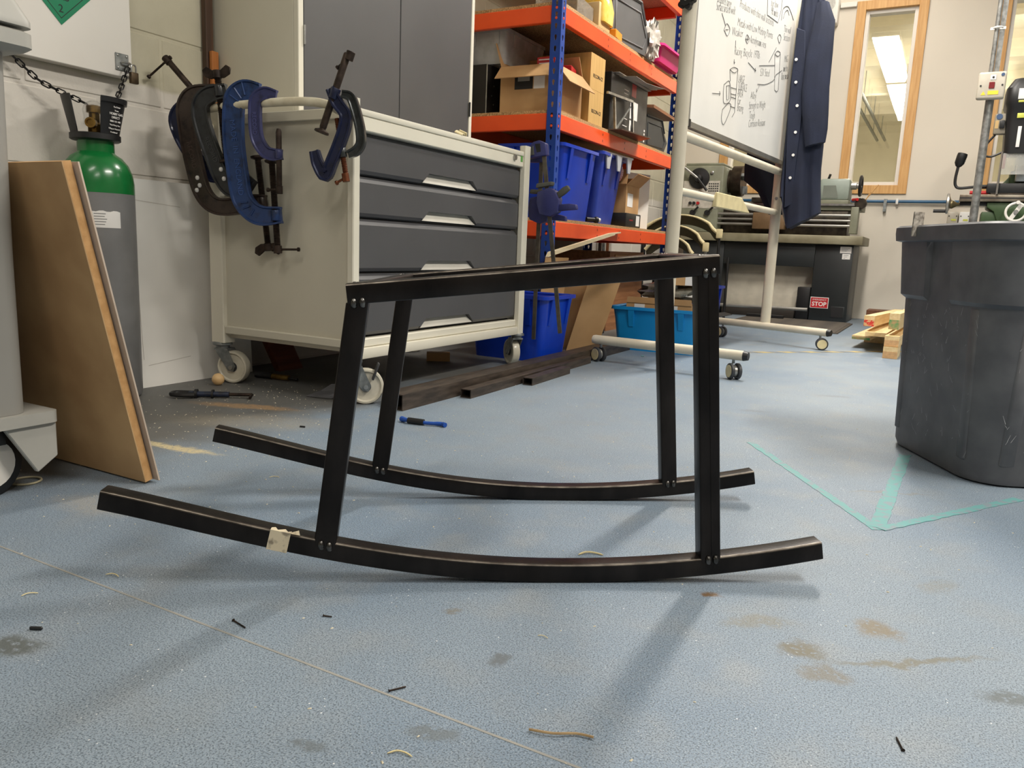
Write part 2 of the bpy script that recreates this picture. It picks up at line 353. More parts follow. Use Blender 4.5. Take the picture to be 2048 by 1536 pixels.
for row, off in (('near', V((0, 0, 0))), ('far', nw*WD)):
    rings = []
    for i in range(57):
        s = -.678+(1.082)*i/56; a = math.atan(rdz(s)); up = d2*(-math.sin(a))+V((0, 0, 1))*math.cos(a)
        rings.append(rect_ring(O2+off+d2*s+V((0, 0, rz_(s)+.0003)), n2, up, TB, .029))
    r = MB().loft(rings).build('rocker', m_blk, rk, ang=50)
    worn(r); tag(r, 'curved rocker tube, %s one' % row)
    for s0, z0, s1, z1 in ((-.3775, .058, -.3325, .414), (.2075, .033, .1655, .474)):
        rg = []
        wv = .0315
        for t in (0, 1):
            s, z = (s0, z0) if t == 0 else (s1, z1)
            ax = (V((0, 0, 1))*(z1-z0)+d2*(s1-s0)).normalized()
            c = O2+off+d2*s+V((0, 0, z))-n2*.0004
            # cut flush to the tube it meets: keep the ends along the rail slope
            tilt = (rdz(s0) if t == 0 else .118)
            aa = (d2+V((0, 0, tilt)))
            rg.append(rect_ring(c, aa, n2, wv, TB-.0005))
        lg = MB().loft(rg).build('leg', m_blk, rk, ang=50)
        # weld beads at both ends
        for t, (s, z) in ((0, (s0, z0)), (1, (s1, z1))):
            for k, q in ((.35, 0), (.72, 1)):
                sl = rdz(s0) if t == 0 else .118
                p = O2+off+d2*(s+wv*k)+V((0, 0, z+sl*wv*k+(.004 if t == 0 else -.001)))-n2*.001
                w = MB()
                w.sph(p, .0048, 10, 8, (1, 1, 1.5)); w.sph(p+V((0, 0, -.004))+d2*.0012, .0034, 8, 6); w.sph(p+V((0, 0, .004))-d2*.0008, .003, 8, 6)
                w.build('weld_bead', m_weld, lg)
    if row == 'near':
        # seam along the right leg
        p0 = O2+d2*(.2075+.0165)+V((0, 0, .045))-n2*.0006; p1 = O2+d2*(.1655+.0165)+V((0, 0, .472))-n2*.0006
        MB().cyl(p0, p1, .0009, n=6).build('tube_seam', m_blk, rk)
# top frame
sl = (.474-.4125)/(.195+.332)
def topz(s): return .4405+(s+.332)*sl
for off, nm in ((V((0, 0, 0)), 'near'), (nw*WD, 'far')):
    up = (V((0, 0, 1))-d2*sl).normalized()
    rg = [rect_ring(O2+off+d2*s+V((0, 0, topz(s)))-up*.029-n2*.0008, n2, up, TB, .029) for s in (-.333, .195)]
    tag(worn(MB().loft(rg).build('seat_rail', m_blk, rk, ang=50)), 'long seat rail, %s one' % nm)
dv = (nw*WD-n2*0).normalized(); ln = WD
for s0, nm in ((-.333, 'lower'), (.165, 'higher')):
    ax = (d2+V((0, 0, sl))).normalized(); up = (V((0, 0, 1))-d2*sl).normalized()
    rg = [rect_ring(O2+d2*s0+V((0, 0, topz(s0)))-up*.0292+nw*q, ax, up, TB, .029) for q in (.030, WD-.001)]
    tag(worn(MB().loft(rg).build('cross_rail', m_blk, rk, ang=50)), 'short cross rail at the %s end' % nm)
    for q in (.030, WD):
        w = MB()
        for j in range(5): w.sph(O2+d2*(s0+.006+.0045*j)+V((0, 0, topz(s0)+.0005))+nw*q, .0034, 8, 6, (1, 1, .6))
        w.build('weld_bead', m_weld, rk)
# torn masking tape on the near rocker
m_tape = mk('masking_tape', (222, 208, 178), .7, col2=(150, 138, 118), scale=70, lo=.3, hi=.45)
tp = MB(); s0, s1 = -.445, -.416
for i in range(6):
    a, b = s0+(s1-s0)*i/6, s0+(s1-s0)*(i+1)/6
    for q in (a, b): pass
    ja, jb = .0012*math.sin(i*2.1), .0012*math.sin((i+1)*2.1)
    A = O2+d2*a; B = O2+d2*b
    def up_(s): 
        t = math.atan(rdz(s)); return d2*(-math.sin(t))+V((0, 0, 1))*math.cos(t)
    la, lb_ = A+V((0, 0, rz_(a)+.0003)), B+V((0, 0, rz_(b)+.0003)); ua, ub = up_(a), up_(b); f = n2*-.0007
    tp.add([la+f-ua*.0008+d2*ja, lb_+f-ub*.0008+d2*jb, lb_+f+ub*.0298, la+f+ua*.0298], [(0, 1, 2, 3)])
    tp.add([la+f+ua*.0298, lb_+f+ub*.0298, lb_+n2*(.008+4*jb)+ub*.0298, la+n2*(.008+4*ja)+ua*.0298], [(0, 1, 2, 3)])
tag(tp.build('tape_strip', m_tape, rk, smooth=False), 'torn strip of masking tape')
fl_ = MB(); c = O2+d2*-.412+V((0, 0, rz_(-.412)+.031))
fl_.add([c, c+d2*.014+V((0, 0, .004)), c+d2*.016-n2*.004+V((0, 0, -.002)), c-n2*.003+d2*.003], [(0, 1, 2, 3)])
fl_.build('tape_flap', m_tape, rk, smooth=False)
# ------------------------------------------------------------------ mobile drawer cabinet
m_drw = mk('drawer_grey', (80, 80, 82), .42, col2=(75, 75, 77), scale=4, bump=.05)
m_recess = mk('handle_recess', (214, 210, 198), .4, scale=4)
m_nylon = mk('nylon_wheel', (214, 208, 190), .4, col2=(196, 190, 172), scale=20, coat=.3)
CX0, CX1, CY0, CY1, CZ0, CZ1 = -2.18, -1.55, 1.832, 2.937, .137, .884
cab = thing('drawer_cabinet', 'cream mobile cabinet with four dark grey drawers on castors', 'cabinet', ((CX0+CX1)/2, (CY0+CY1)/2, 0))
def post(x0, x1, y0, y1):
    MB().prism([(x0+.012, y0), (x1-.003, y0), (x1, y0+.003), (x1, y1-.003), (x1-.003, y1), (x0+.012, y1), (x0, y1-.012), (x0, y0+.012)], (0, 0, CZ0+.003), (1, 0, 0), (0, 1, 0), (0, 0, .905-CZ0)).build('post', m_cream, cab)
post(CX1-.034, CX1, CY0, CY0+.030); post(CX1-.034, CX1, CY1-.044, CY1); post(CX0, CX0+.07, CY0, CY0+.05); post(CX0, CX0+.07, CY1-.05, CY1)
m_side = mk('side_grey', (206, 201, 184), .45, col2=(198, 193, 176), scale=3, bump=.03)
MB().bx(CX0+.07, CX1-.034, CY0+.016, CY0+.026, CZ0+.045, CZ1-.032).build('side_panel', m_side, cab, smooth=False)
MB().bx(CX0+.07, CX1-.034, CY0+.004, CY0+.034, CZ0+.035, CZ0+.062).build('side_rail', m_side, cab, bev=.003, seg=1)
MB().bx(CX0+.07, CX1-.034, CY0+.002, CY0+.03, CZ1-.034, CZ1-.003).build('side_rail', m_side, cab, bev=.002, seg=1)
MB().bx(CX0+.07, CX1-.034, CY1-.026, CY1-.016, CZ0+.045, CZ1-.032).build('side_panel', m_side, cab, smooth=False)
MB().bx(CX0+.006, CX0+.016, CY0+.05, CY1-.05, CZ0+.045, CZ1-.032).build('back_panel', m_side, cab, smooth=False)
MB().bx(CX0+.01, CX1-.006, CY0+.03, CY1-.044, CZ1-.019, CZ1).build('top', m_cream, cab, bev=.004)
MB().bx(CX1-.05, CX1-.009, CY0+.03, CY1-.044, CZ1-.062, CZ1-.0195).build('top_rail', m_cream, cab, bev=.003, seg=1)
MB().bx(CX1-.05, CX1-.002, CY0+.03, CY1-.044, CZ0, CZ0+.034).build('bottom_rail', m_cream, cab, bev=.004)
MB().bx(CX1-.05, CX1-.014, CY0+.03, CY1-.044, CZ0+.035, CZ0+.062).build('plinth', m_cream, cab, bev=.003, seg=1)
MB().bx(CX0+.016, CX1-.06, CY0+.03, CY1-.03, CZ0+.02, CZ0+.035).build('floor_pan', m_side, cab, smooth=False)
XD = -1.575
zz = [(.700, .815), (.574, .686), (.408, .560), (.208, .394)]
for k, (z0, z1) in enumerate(zz):
    y0, y1 = CY0+.034, CY1-.048
    # folded front: sloped top flange, flat face, undercut lower lip
    pr = [(XD-.022, z0-.004), (XD-.006, z0), (XD+.002, z0+.010), (XD+.002, z1-.012), (XD-.014, z1+.006), (XD-.022, z1+.006)]
    # the lower edge is cut away for the grip: build face as strips along y
    ya, yb, yc, yd = 2.214, 2.250, 2.530, 2.566; hg = .034
    dr = MB()
    for a, b in ((y0, ya), (yd, y1)): dr.prism(pr, (0, a, 0), (1, 0, 0), (0, 0, 1), (0, b-a, 0))
    prt = [(XD-.022, z0+hg), (XD+.002, z0+hg), (XD+.002, z1-.012), (XD-.014, z1+.006), (XD-.022, z1+.006)]
    dr.prism(prt, (0, yb, 0), (1, 0, 0), (0, 0, 1), (0, yc-yb, 0))
    for a, b in ((ya, yb), (yd, yc)):
        dr.hexa([(XD-.022, a, z0), (XD+.002, a, z0+.004), (XD+.002, b, z0+hg), (XD-.022, b, z0+hg), (XD-.022, a, z1-.012), (XD+.002, a, z1-.012), (XD+.002, b, z1-.012), (XD-.022, b, z1-.012)])
        dr.hexa([(XD-.022, a, z1-.0125), (XD+.002, a, z1-.0125), (XD+.002, b, z1-.0125), (XD-.022, b, z1-.0125), (XD-.022, a, z1+.006), (XD-.014, a, z1+.006), (XD-.014, b, z1+.006), (XD-.022, b, z1+.006)])
    d_ = dr.build('drawer', m_drw, cab, smooth=False)
    g = MB().hexa([(XD-.019, ya+.004, z0+.002), (XD-.003, ya+.004, z0+.002), (XD-.003, yd-.004, z0+.002), (XD-.019, yd-.004, z0+.002), (XD-.05, yb, z0+hg), (XD-.018, yb, z0+hg), (XD-.018, yc, z0+hg), (XD-.05, yc, z0+hg)])
    tag(g.build('handle', m_recess, d_, smooth=False), 'pale recessed grip')
MB().bx(XD-.06, XD-.03, CY0+.03, CY1-.044, CZ0+.03, CZ1-.06).build('carcass', m_dkgrey, cab, smooth=False)
MB().cyl((CX1-.0095, 2.815, .853), (CX1-.001, 2.815, .853), .011, n=16).build('lock', m_steel, cab)
MB().bx(CX1-.0092, CX1-.0085, 2.826, 2.833, .851, .856).build('lock_label', mk('yellow_label', (236, 206, 60), .5), cab)
MB().bx(CX1-.0092, CX1-.0083, 2.868, 2.885, .842, .868).build('sticker', mk('green_label', (96, 156, 74), .5), cab)
def caster(parent, x, y, ztop, ang, r, w, mw, mf, name='castor'):
    off = r*.75; dx, dy = math.cos(ang), math.sin(ang); f = V((dx, dy, 0)); sd = V((-dy, dx, 0)); up = V((0, 0, 1))
    c = V((x, y, 0))+f*off+up*r
    b = MB(); b.lathe([(.012, 0), (r*.52, 0), (r*.58, -.004), (r*.58, -.010), (r*.4, -.014), (r*.4, -.024)], (x, y, ztop), n=20)
    for s in (-1, 1):
        o = V((x, y, 0))+sd*(s*(w/2+.005))
        b.prism([(-.018, ztop-.022), (r*.55, ztop-.022), (off+.016, r+.004), (off+.008, r-.014), (off-.010, r-.012)], o-sd*.0015, f, up, sd*.003)
    b.hexa([V((x, y, ztop-.024))+f*a+sd*q+up*h for h in (-.003, .003) for a, q in ((-.018, -w/2-.006), (r*.55, -w/2-.006), (r*.55, w/2+.006), (-.018, w/2+.006))])
    cs = b.build(name, mf, parent)
    wh = MB().lathe([(r*.30, -w*.32), (r*.78, -w*.32), (r*.86, -w*.5), (r*.96, -w*.46), (r, -w*.3), (r, w*.3), (r*.96, w*.46), (r*.86, w*.5), (r*.78, w*.32), (r*.30, w*.32)], c, sd, 32).build('wheel', mw, cs)
    MB().cyl(c-sd*(w*.4), c+sd*(w*.4), r*.30, n=16).build('hub', m_dkgrey, cs)
    MB().lathe([(.0075, -w/2-.010), (.0075, -w/2-.007), (.004, -w/2-.006), (.004, w/2+.006), (.0075, w/2+.007), (.0075, w/2+.010)], c, sd, 10).build('axle_bolt', m_steel, cs)
    return cs
caster(cab, CX0+.035, CY0+.025, CZ0+.004, .3, .056, .034, m_nylon, m_zinc)
c1 = caster(cab, CX1-.02, CY0+.02, CZ0+.004, .75, .056, .034, m_nylon, m_zinc)
MB().obx((CX1+.045, CY0+.055, .105), (.006, .035, .055), eul(0, .35, .75)).build('brake_pedal', m_dkgrey, c1, bev=.002)
caster(cab, CX1-.02, CY1-.022, CZ0+.004, 2.5, .056, .034, m_nylon, m_zinc)
caster(cab, CX0+.035, CY1-.025, CZ0+.004, 1.2, .056, .034, m_nylon, m_zinc)
# push bar across the end
pb = [(-2.145, CY0+.01, .84), (-2.145, 1.775, .862), (-2.12, 1.755, .878), (-2.02, 1.75, .886), (-1.9, 1.75, .889), (-1.75, 1.75, .889), (-1.66, 1.752, .886), (-1.60, 1.76, .879), (-1.572, 1.785, .866), (-1.568, CY0+.005, .855)]
tag(MB().tube(smooth_path(pb, 4), .0125, 14).build('push_bar', mk('bar_white', (226, 219, 196), .45, col2=(206, 196, 170), scale=25), cab), 'off-white curved push bar')
sc = MB()
for i, (y, h) in enumerate(((2.42, .012), (2.432, .02), (2.446, .024))): sc.obx((-1.568, y, CZ1+.004+h*.3), (.03, .014, .004), eul(.5-.6*i, .4, .3))
tag(sc.build('tape_scrap', mk('scrap_cream', (236, 222, 178), .6)), 'crumpled scrap of cream tape on the cabinet top', 'scrap')
# ------------------------------------------------------------------ tall cupboard
m_cup = mk('cupboard_cream', (214, 209, 192), .5, col2=(206, 201, 184), scale=2)
m_door = mk('cupboard_door', (78, 77, 77), .5, col2=(73, 72, 72), scale=3, bump=.03)
cup = thing('tall_cupboard', 'cream steel cupboard with dark grey double doors behind the drawer cabinet', 'cupboard', (-2.12, 2.53, CZ1))
ux0, ux1, uy0, uy1, uz0, uz1 = -2.325, -1.925, 2.0, 3.07, CZ1+.026, 2.05
MB().bx(ux0, ux1-.022, uy0, uy1, uz0, uz1).build('carcass', m_cup, cup, bev=.002, seg=1)
for q in ((uy0, uy0+.024, uz0, uz1), (uy1-.022, uy1, uz0, uz1)): MB().bx(ux1-.0215, ux1, q[0], q[1], q[2], q[3]).build('stile', m_cream, cup, bev=.002, seg=1)
ym = 2.545
for a, b in ((uy0+.027, ym-.002), (ym+.002, uy1-.025)):
    MB().bx(ux1-.0215, ux1-.002, a, b, .95, uz1-.03).build('door', m_door, cup, bev=.002, seg=1)
MB().bx(ux1-.0215, ux1-.008, uy0+.027, uy1-.025, uz0, .947).build('plinth', m_door, cup, smooth=False)
for z in (1.155, 1.55): MB().cyl((ux1+.003, uy0+.026, z-.03), (ux1+.003, uy0+.026, z+.03), .004, n=10).build('hinge', m_steel, cup)
for z in (1.09, 1.6): MB().cyl((ux1+.003, uy1-.024, z-.03), (ux1+.003, uy1-.024, z+.03), .004, n=10).build('hinge', m_black, cup)
# timber strips standing in the corner by the cupboard
tag(MB().bx(-2.326, -2.302, 1.955, 1.985, 0, 1.9).build('timber_strip', wood('dark_timber', (88, 62, 44), (66, 46, 34), axis=2), bev=.002, seg=1), 'dark brown timber strip upright beside the tall cupboard', 'timber')
tag(MB().bx(-2.30, -2.284, 1.962, 1.99, 0, 1.12).build('timber_strip', wood('orange_timber', (186, 116, 56), (160, 94, 42), axis=2), bev=.002, seg=1), 'orange-brown timber strip upright beside the tall cupboard', 'timber')
# ------------------------------------------------------------------ G-clamps on the push bar
CU = V((.93, .37, 0)).normalized(); CN = V((CU.y, -CU.x, 0)); CZ = V((0, 0, 1))
def paint(nm, c, c2, r=.4): return mk(nm, c, r, .25, col2=c2, scale=45, det=6, bump=.2, bscale=120, coat=.2, lo=.3, hi=.5)
def letter_mat(m):
    c = m.node_tree.nodes['Color Ramp'].color_ramp.elements[1].color; s = [int(255*min(1, (x*2.2+.02))**(1/2.2)) for x in c[:3]]
    return mk(m.name+'_worn', tuple(s), .45, .4, scale=60)
def g_clamp(label, P0, cl, h, mat, screw, pad_at, grip, mscrew, thread=True, ts=1.0, words=None, dots=(), boss=None):
    P0 = V((P0[0], P0[1], 0)); L3 = lambda q: P0+CU*q[0]+CZ*q[1]
    t = thing('g_clamp', label, 'clamp', tuple(P0+CZ*min(q[1] for q in cl)), 'G-clamps hung on the cabinet push bar')
    path = smooth_path([(q[0], q[1], 0) for q in cl], 5); n = len(path); rings = []
    fl, T, Tw = .0055*ts, .0105*ts, .006*ts
    for i, p in enumerate(path):
        a, b = path[max(0, i-1)], path[min(n-1, i+1)]; d = (b-a).normalized(); nr = V((-d.y, d.x, 0))
        hh = h*(1 if not isinstance(h, tuple) else 1)
        e = min(i, n-1-i)/(n*.12); hh *= (.8+.2*min(1, e))
        c = L3((p.x, p.y)); N3 = CU*nr.x+CZ*nr.y
        prof = [(-hh, -T), (-hh+fl, -T), (-hh+fl+.003, -Tw), (hh-fl-.003, -Tw), (hh-fl, -T), (hh, -T), (hh, T), (hh-fl, T), (hh-fl-.003, Tw), (-hh+fl+.003, Tw), (-hh+fl, T), (-hh, T)]
        rings.append([c+N3*x+CN*y for x, y in prof])
    MB().loft(rings).build('frame', mat, t, ang=40)
    # raised ribs across the bends of the frame
    p0, p1 = L3(screw[0]), L3(screw[1]); ax = (p1-p0).normalized(); ln = (p1-p0).length; rs = .0105*ts
    if boss: MB().cyl(L3(boss)-ax*.016*ts, L3(boss)+ax*.016*ts, .015*ts, n=14).build('boss', mat, t, bev=.002)
    if thread:
        pr = [(rs*.6, 0)]; k = int(ln/.0045)
        for i in range(k): pr += [(rs*.78, ln*i/k), (rs, ln*(i+.5)/k)]
        pr += [(rs*.6, ln)]
    else: pr = [(rs*.7, 0), (rs, .01), (rs, ln-.004), (rs*.8, ln)]
    MB().lathe(pr, p0, ax, 14).build('screw', mscrew, t)
    if pad_at is not None:
        q = L3(pad_at); MB().lathe([(rs*.7, -.014), (rs*.9, -.008), (rs*2.0, -.003), (rs*2.1, .003), (rs*1.5, .005)], q, -ax if (q-p0).length < (q-p1).length else ax, 16).build('pad', mscrew, t)
    if grip[0] == 'bar':
        a, b = L3(grip[1]), L3(grip[2]); dd = (b-a).normalized(); lb = (b-a).length
        MB().lathe([(.002, -.001), (.0065, .001), (.0065, .007), (.0035, .009), (.0035, lb-.009), (.0065, lb-.007), (.0065, lb-.001), (.002, lb+.001)], a, dd, 12).build('tommy_bar', mscrew, t)
        m_ = a+dd*((p1-a).dot(dd)); MB().cyl(m_-ax*.012, m_+ax*.012, rs*1.25, n=12).build('screw_head', mscrew, t, bev=.001, seg=1)
    else:
        q = L3(grip[1]); w = MB(); s = ax.cross(CN).normalized()
        w.cyl(q-ax*.012, q+ax*.012, rs*1.3, n=12)
        for sg in (-1, 1):
            w.prism([(0, -.010), (.022, -.012), (.042, -.002), (.046, .016), (.032, .026), (.012, .012)], q-CN*.003, s*sg, (ax if grip[2] > 0 else -ax), CN*.006)
        w.build('wing_nut', mscrew, t, bev=.0015, seg=1)
    mletter = letter_mat(mat)
    if words:
        (a, b, txt, sz) = words
        A, B = L3(a), L3(b); u_ = (B-A).normalized(); w_ = CN.cross(u_)
        text('lettering', txt, sz, A+CN*(Tw+.0002)-w_*sz*.36, u_, w_, mletter, t, depth=.0014)
    for q in dots: MB().sph(L3(q)+CN*(Tw-.001), .007, 8, 6, (1, 1, 1.1)).build('paint_spot', m_paper, t)
    return t, L3
p_blue = paint('clamp_blue', (34, 62, 112), (24, 42, 74)); p_brown = paint('clamp_brown', (62, 50, 44), (36, 30, 28)); p_dark = paint('clamp_black', (44, 46, 48), (28, 28, 30))
p_viol = paint('clamp_violet', (56, 60, 104), (44, 46, 76)); p_navy = paint('clamp_navy', (22, 30, 62), (18, 24, 46)); p_graph = paint('clamp_graphite', (52, 56, 56), (34, 36, 36), .3)
t, L3 = g_clamp('large blue G-clamp reading MADE IN ENGLAND on the push bar', (-1.922, 1.75), [(.0623, .927), (.0208, .9305), (-.0121, .911), (-.0215, .8643), (-.022, .7788), (-.0121, .6926), (.0006, .6186), (.0283, .5799), (.0659, .5636), (.1273, .5679)], .031, p_blue,
    ((.0987, .7217), (.1142, .4542)), (.0985, .727), ('bar', (.095, .4625), (.1852, .4661)), m_iron, words=((-.0225, .845), (-.0003, .648), 'MADE  IN  ENGLAND', .0235), boss=(.109, .566))
rb = MB()
for a, b in (((-.028, .915), (.002, .895)), ((-.014, .936), (.008, .906)), ((.010, .952), (.019, .916)), ((.0, .60), (.022, .603)), ((.006, .583), (.030, .592)), ((.03, .563), (.042, .582))):
    rb.cyl(L3(a)+CN*.0065, L3(b)+CN*.0065, .003, n=6)
rb.build('rib', p_blue, t)
g_clamp('small violet-blue G-clamp at the right of the hanging row', (-1.828, 1.738), [(.0522, .9094), (.0184, .915), (-.0091, .898), (-.0143, .8605), (-.0128, .8103), (-.0042, .7769), (.0161, .7499), (.0389, .7421), (.0686, .7428)], .0185, p_viol,
    ((.058, .8161), (.0583, .6339)), None, ('bar', (.0191, .6391), (.0653, .6406)), m_iron, thread=False, ts=.8, words=((-.0145, .862), (-.0125, .800), 'RECORD', .0165), boss=(.058, .7425))
g_clamp('black G-clamp with a wing screw between the brown and blue clamps', (-2.008, 1.742), [(.0296, .9331), (-.0232, .9217), (-.0525, .8976), (-.056, .8586), (-.0431, .8068), (-.0208, .746), (.0041, .685), (.032, .6459), (.0704, .6426), (.1046, .6791)], .0255, p_dark,
    ((.0235, .73), (.0, .985)), (.0235, .725), ('wing', (-.001, .98), 1), m_iron, words=((-.037, .795), (-.003, .715), 'RECORD', .02), dots=((.008, .700), (.017, .672)), boss=(.006, .932))
g_clamp('rusty brown G-clamp with white paint spots on the push bar', (-2.075, 1.755), [(.0352, .9368), (-.0368, .9272), (-.067, .8918), (-.0661, .8436), (-.0563, .7731), (-.0393, .6931), (-.0214, .6351), (.007, .5998), (.046, .5875), (.0999, .5939), (.1487, .6046), (.1923, .6083)], .027, p_brown,
    ((.1654, .7389), (.1973, .4563)), (.165, .744), ('wing', (.195, .468), 1), m_iron, words=((-.0575, .785), (-.036, .690), 'RECORD', .021), dots=((-.033, .675), (-.026, .652), (-.036, .637)), boss=(.180, .606))
g_clamp('dark navy G-clamp at the far left with its long rod sticking up', (-2.155, 1.79), [(.02, .9177), (-.0456, .8948), (-.0713, .8633), (-.0606, .8191), (-.0304, .7661), (.0125, .7177), (.0463, .6916), (.0808, .6971)], .026, p_navy,
    ((.0044, .9309), (-.1081, 1.0512)), None, ('bar', (-.1672, .9873), (-.0862, 1.0514)), m_iron, thread=False, ts=.9)
g_clamp('navy G-clamp hung by the front corner post of the cabinet', (-1.549, 1.742), [(-.0063, .9136), (.0126, .8765), (.0361, .8457), (.0341, .8102), (.0172, .7622), (-.002, .7177), (-.0214, .6769), (-.0429, .7086), (-.0537, .7444)], .0165, p_navy,
    ((-.0321, .8008), (.0416, 1.0066)), (-.033, .797), ('bar', (.0103, .9658), (.0405, .993)), m_iron, thread=False, ts=.95, boss=(.004, .9))
g_clamp('graphite G-clamp hung behind the navy one at the corner post', (-1.504, 1.765), [(-.0259, .9002), (-.0016, .8926), (.01, .869), (.0202, .8361), (.0276, .8029), (.0292, .7694), (.0164, .7489), (-.0067, .7375)], .013, p_graph,
    ((-.0402, .8348), (-.0123, .6707)), None, ('bar', (-.0444, .6574), (-.0094, .6776)), mk('copper_screw', (120, 72, 48), .4, .8, scale=40), ts=.8, boss=(-.024, .742))
# ------------------------------------------------------------------ bar clamps on the far end of the cabinet
m_pur = mk('clamp_plastic', (58, 62, 116), .4, col2=(50, 53, 102), scale=12); m_pad = mk('pad_grey', (92, 92, 84), .7)
def bar_clamp(label, top, bot, y, body_f, flip):
    K = lambda P: [(x*1.3, q*1.25) for x, q in P]
    t = thing('bar_clamp', label, 'clamp', (top[0], y, bot[1]), 'quick bar clamps hung at the end of the cabinet')
    a, b = V((top[0], y, top[1])), V((bot[0], y, bot[1])); ax = (b-a).normalized(); sx = V((0, 1, 0)).cross(ax).normalized()
    if sx.x < 0: sx = -sx
    ln = (b-a).length
    MB().prism([(-.0085, 0), (.0085, 0), (.0085, ln), (-.0085, ln)], a-V((0, .003, 0)), sx, ax, (0, .006, 0)).build('bar', mk('bar_steel', (112, 106, 96), .45, .7, col2=(92, 86, 78), scale=30), t)
    s = 1 if flip else -1
    # fixed head: ribbed wedge
    o = a-V((0, .016, 0))
    MB().prism(K([(-s*.014, .03), (-s*.014, -.008), (s*.008, -.022), (s*.03, -.02), (s*.062, .006), (s*.064, .024), (s*.04, .03)]), o, sx, ax, (0, .032, 0)).build('fixed_head', m_pur, t, bev=.004)
    MB().prism(K([(s*.004, -.010), (s*.022, -.012), (s*.018, .016), (s*.004, .016)]), o-V((0, .001, 0)), sx, ax, (0, .004, 0)).build('head_recess', m_black, t)
    MB().prism(K([(s*.028, -.008), (s*.056, .008), (s*.058, .022), (s*.028, .022)]), o-V((0, .002, 0)), sx, ax, (0, .004, 0)).build('head_pad', m_pad, t, bev=.001, seg=1)
    # sliding body with trigger
    c = a+ax*(ln*body_f)-V((0, .019, 0))
    bd = MB().prism(K([(-.030, -.042), (.012, -.05), (.034, -.036), (.044, -.004), (.036, .034), (.006, .044), (-.03, .03), (-.036, -.01)]), c, sx, ax, (0, .038, 0)).build('body', m_pur, t, bev=.005)
    MB().prism(K([(.03, -.026), (.058, -.044), (.074, -.048), (.08, -.034), (.062, -.022), (.034, -.010)]), c+V((0, .008, 0)), sx, ax, (0, .02, 0)).build('release_lever', m_pad, t, bev=.003)
    MB().prism(K([(.036, .008), (.076, .012), (.098, .018), (.10, .034), (.07, .032), (.036, .03)]), c+V((0, .006, 0)), sx, ax, (0, .024, 0)).build('trigger', m_pur, t, bev=.004)
    MB().prism(K([(-.034, -.056), (.02, -.056), (.024, -.068), (-.03, -.07)]), c+V((0, .002, 0)), sx, ax, (0, .034, 0)).build('jaw_pad', m_pad, t, bev=.003)
bar_clamp('bar clamp slanting in front of the blue shelf post', (-1.512, .912), (-1.392, .150), 2.972, .30, False)
bar_clamp('bar clamp hanging straight down beside the cabinet post', (-1.541, .893), (-1.541, .107), 3.02, .30, False)
# ------------------------------------------------------------------ machine at the left edge
m_mach = mk('machine_grey', (152, 150, 144), .45, col2=(145, 143, 137), scale=3, bump=.05)
m_mach2 = mk('machine_light', (182, 180, 172), .5, col2=(168, 166, 158), scale=6)
def rr(cx, cy, w, d, r, z, ang=0, n=5):
    out = []
    for sx, sy, t0 in ((1, 1, 0), (-1, 1, .5*PI), (-1, -1, PI), (1, -1, 1.5*PI)):
        for j in range(n):
            t = t0+.5*PI*j/(n-1); x, y = sx*(w/2-r)+r*math.cos(t), sy*(d/2-r)+r*math.sin(t)
            out.append(V((cx+x*math.cos(ang)-y*math.sin(ang), cy+x*math.sin(ang)+y*math.cos(ang), z)))
    return out
mc = thing('fume_extractor', 'grey wheeled machine housing at the left edge of the picture', 'machine', (-1.72, .56, 0))
MB().loft([rr(-1.725, .56, .50, .53, .03, .157), rr(-1.725, .56, .50, .53, .03, .45), rr(-1.715, .56, .50, .53, .03, .795)]).build('body', m_mach, mc)
MB().loft([rr(-1.71, .56, .56, .56, .02, .797), rr(-1.71, .56, .575, .575, .02, .803), rr(-1.71, .56, .575, .575, .02, .826), rr(-1.71, .56, .56, .56, .02, .830)]).build('lid_rim', m_mach2, mc)
MB().loft([rr(-1.71, .56, .575, .575, .02, .836), rr(-1.71, .56, .575, .575, .02, .846), rr(-1.73, .56, .50, .53, .03, .94)]).build('hood', m_mach2, mc)
MB().loft([rr(-1.72, .575, .52, .59, .012, .134), rr(-1.72, .575, .52, .59, .012, .1565)]).build('base_plate', m_mach2, mc)
MB().prism([(.868, .134), (.868, .066), (.828, .04), (.772, .134)], (-1.468, 0, 0), (0, 1, 0), (0, 0, 1), (-.012, 0, 0)).build('castor_bracket', m_mach2, mc, bev=.002, seg=1)
MB().prism([(.868, .134), (.868, .066), (.828, .04), (.772, .134)], (-1.96, 0, 0), (0, 1, 0), (0, 0, 1), (-.012, 0, 0)).build('castor_bracket', m_mach2, mc, bev=.002, seg=1)
for x in (-1.52, -1.93):
    for y in (.765, .36):
        c = V((x, y, .062)); ax = V((1, .2, 0)).normalized()
        w = MB().lathe([(.03, -.014), (.048, -.016), (.062, -.012), (.062, .012), (.048, .016), (.03, .014)], c, ax, 28).build('castor_tyre', m_black, mc)
        MB().lathe([(.006, -.016), (.044, -.0165), (.044, .0165), (.006, .016)], c, ax, 24).build('castor_hub', m_white, w)
        MB().bx(x-.03, x+.03, y-.02, y+.02, .10, .134).build('castor_fork', m_black, w)
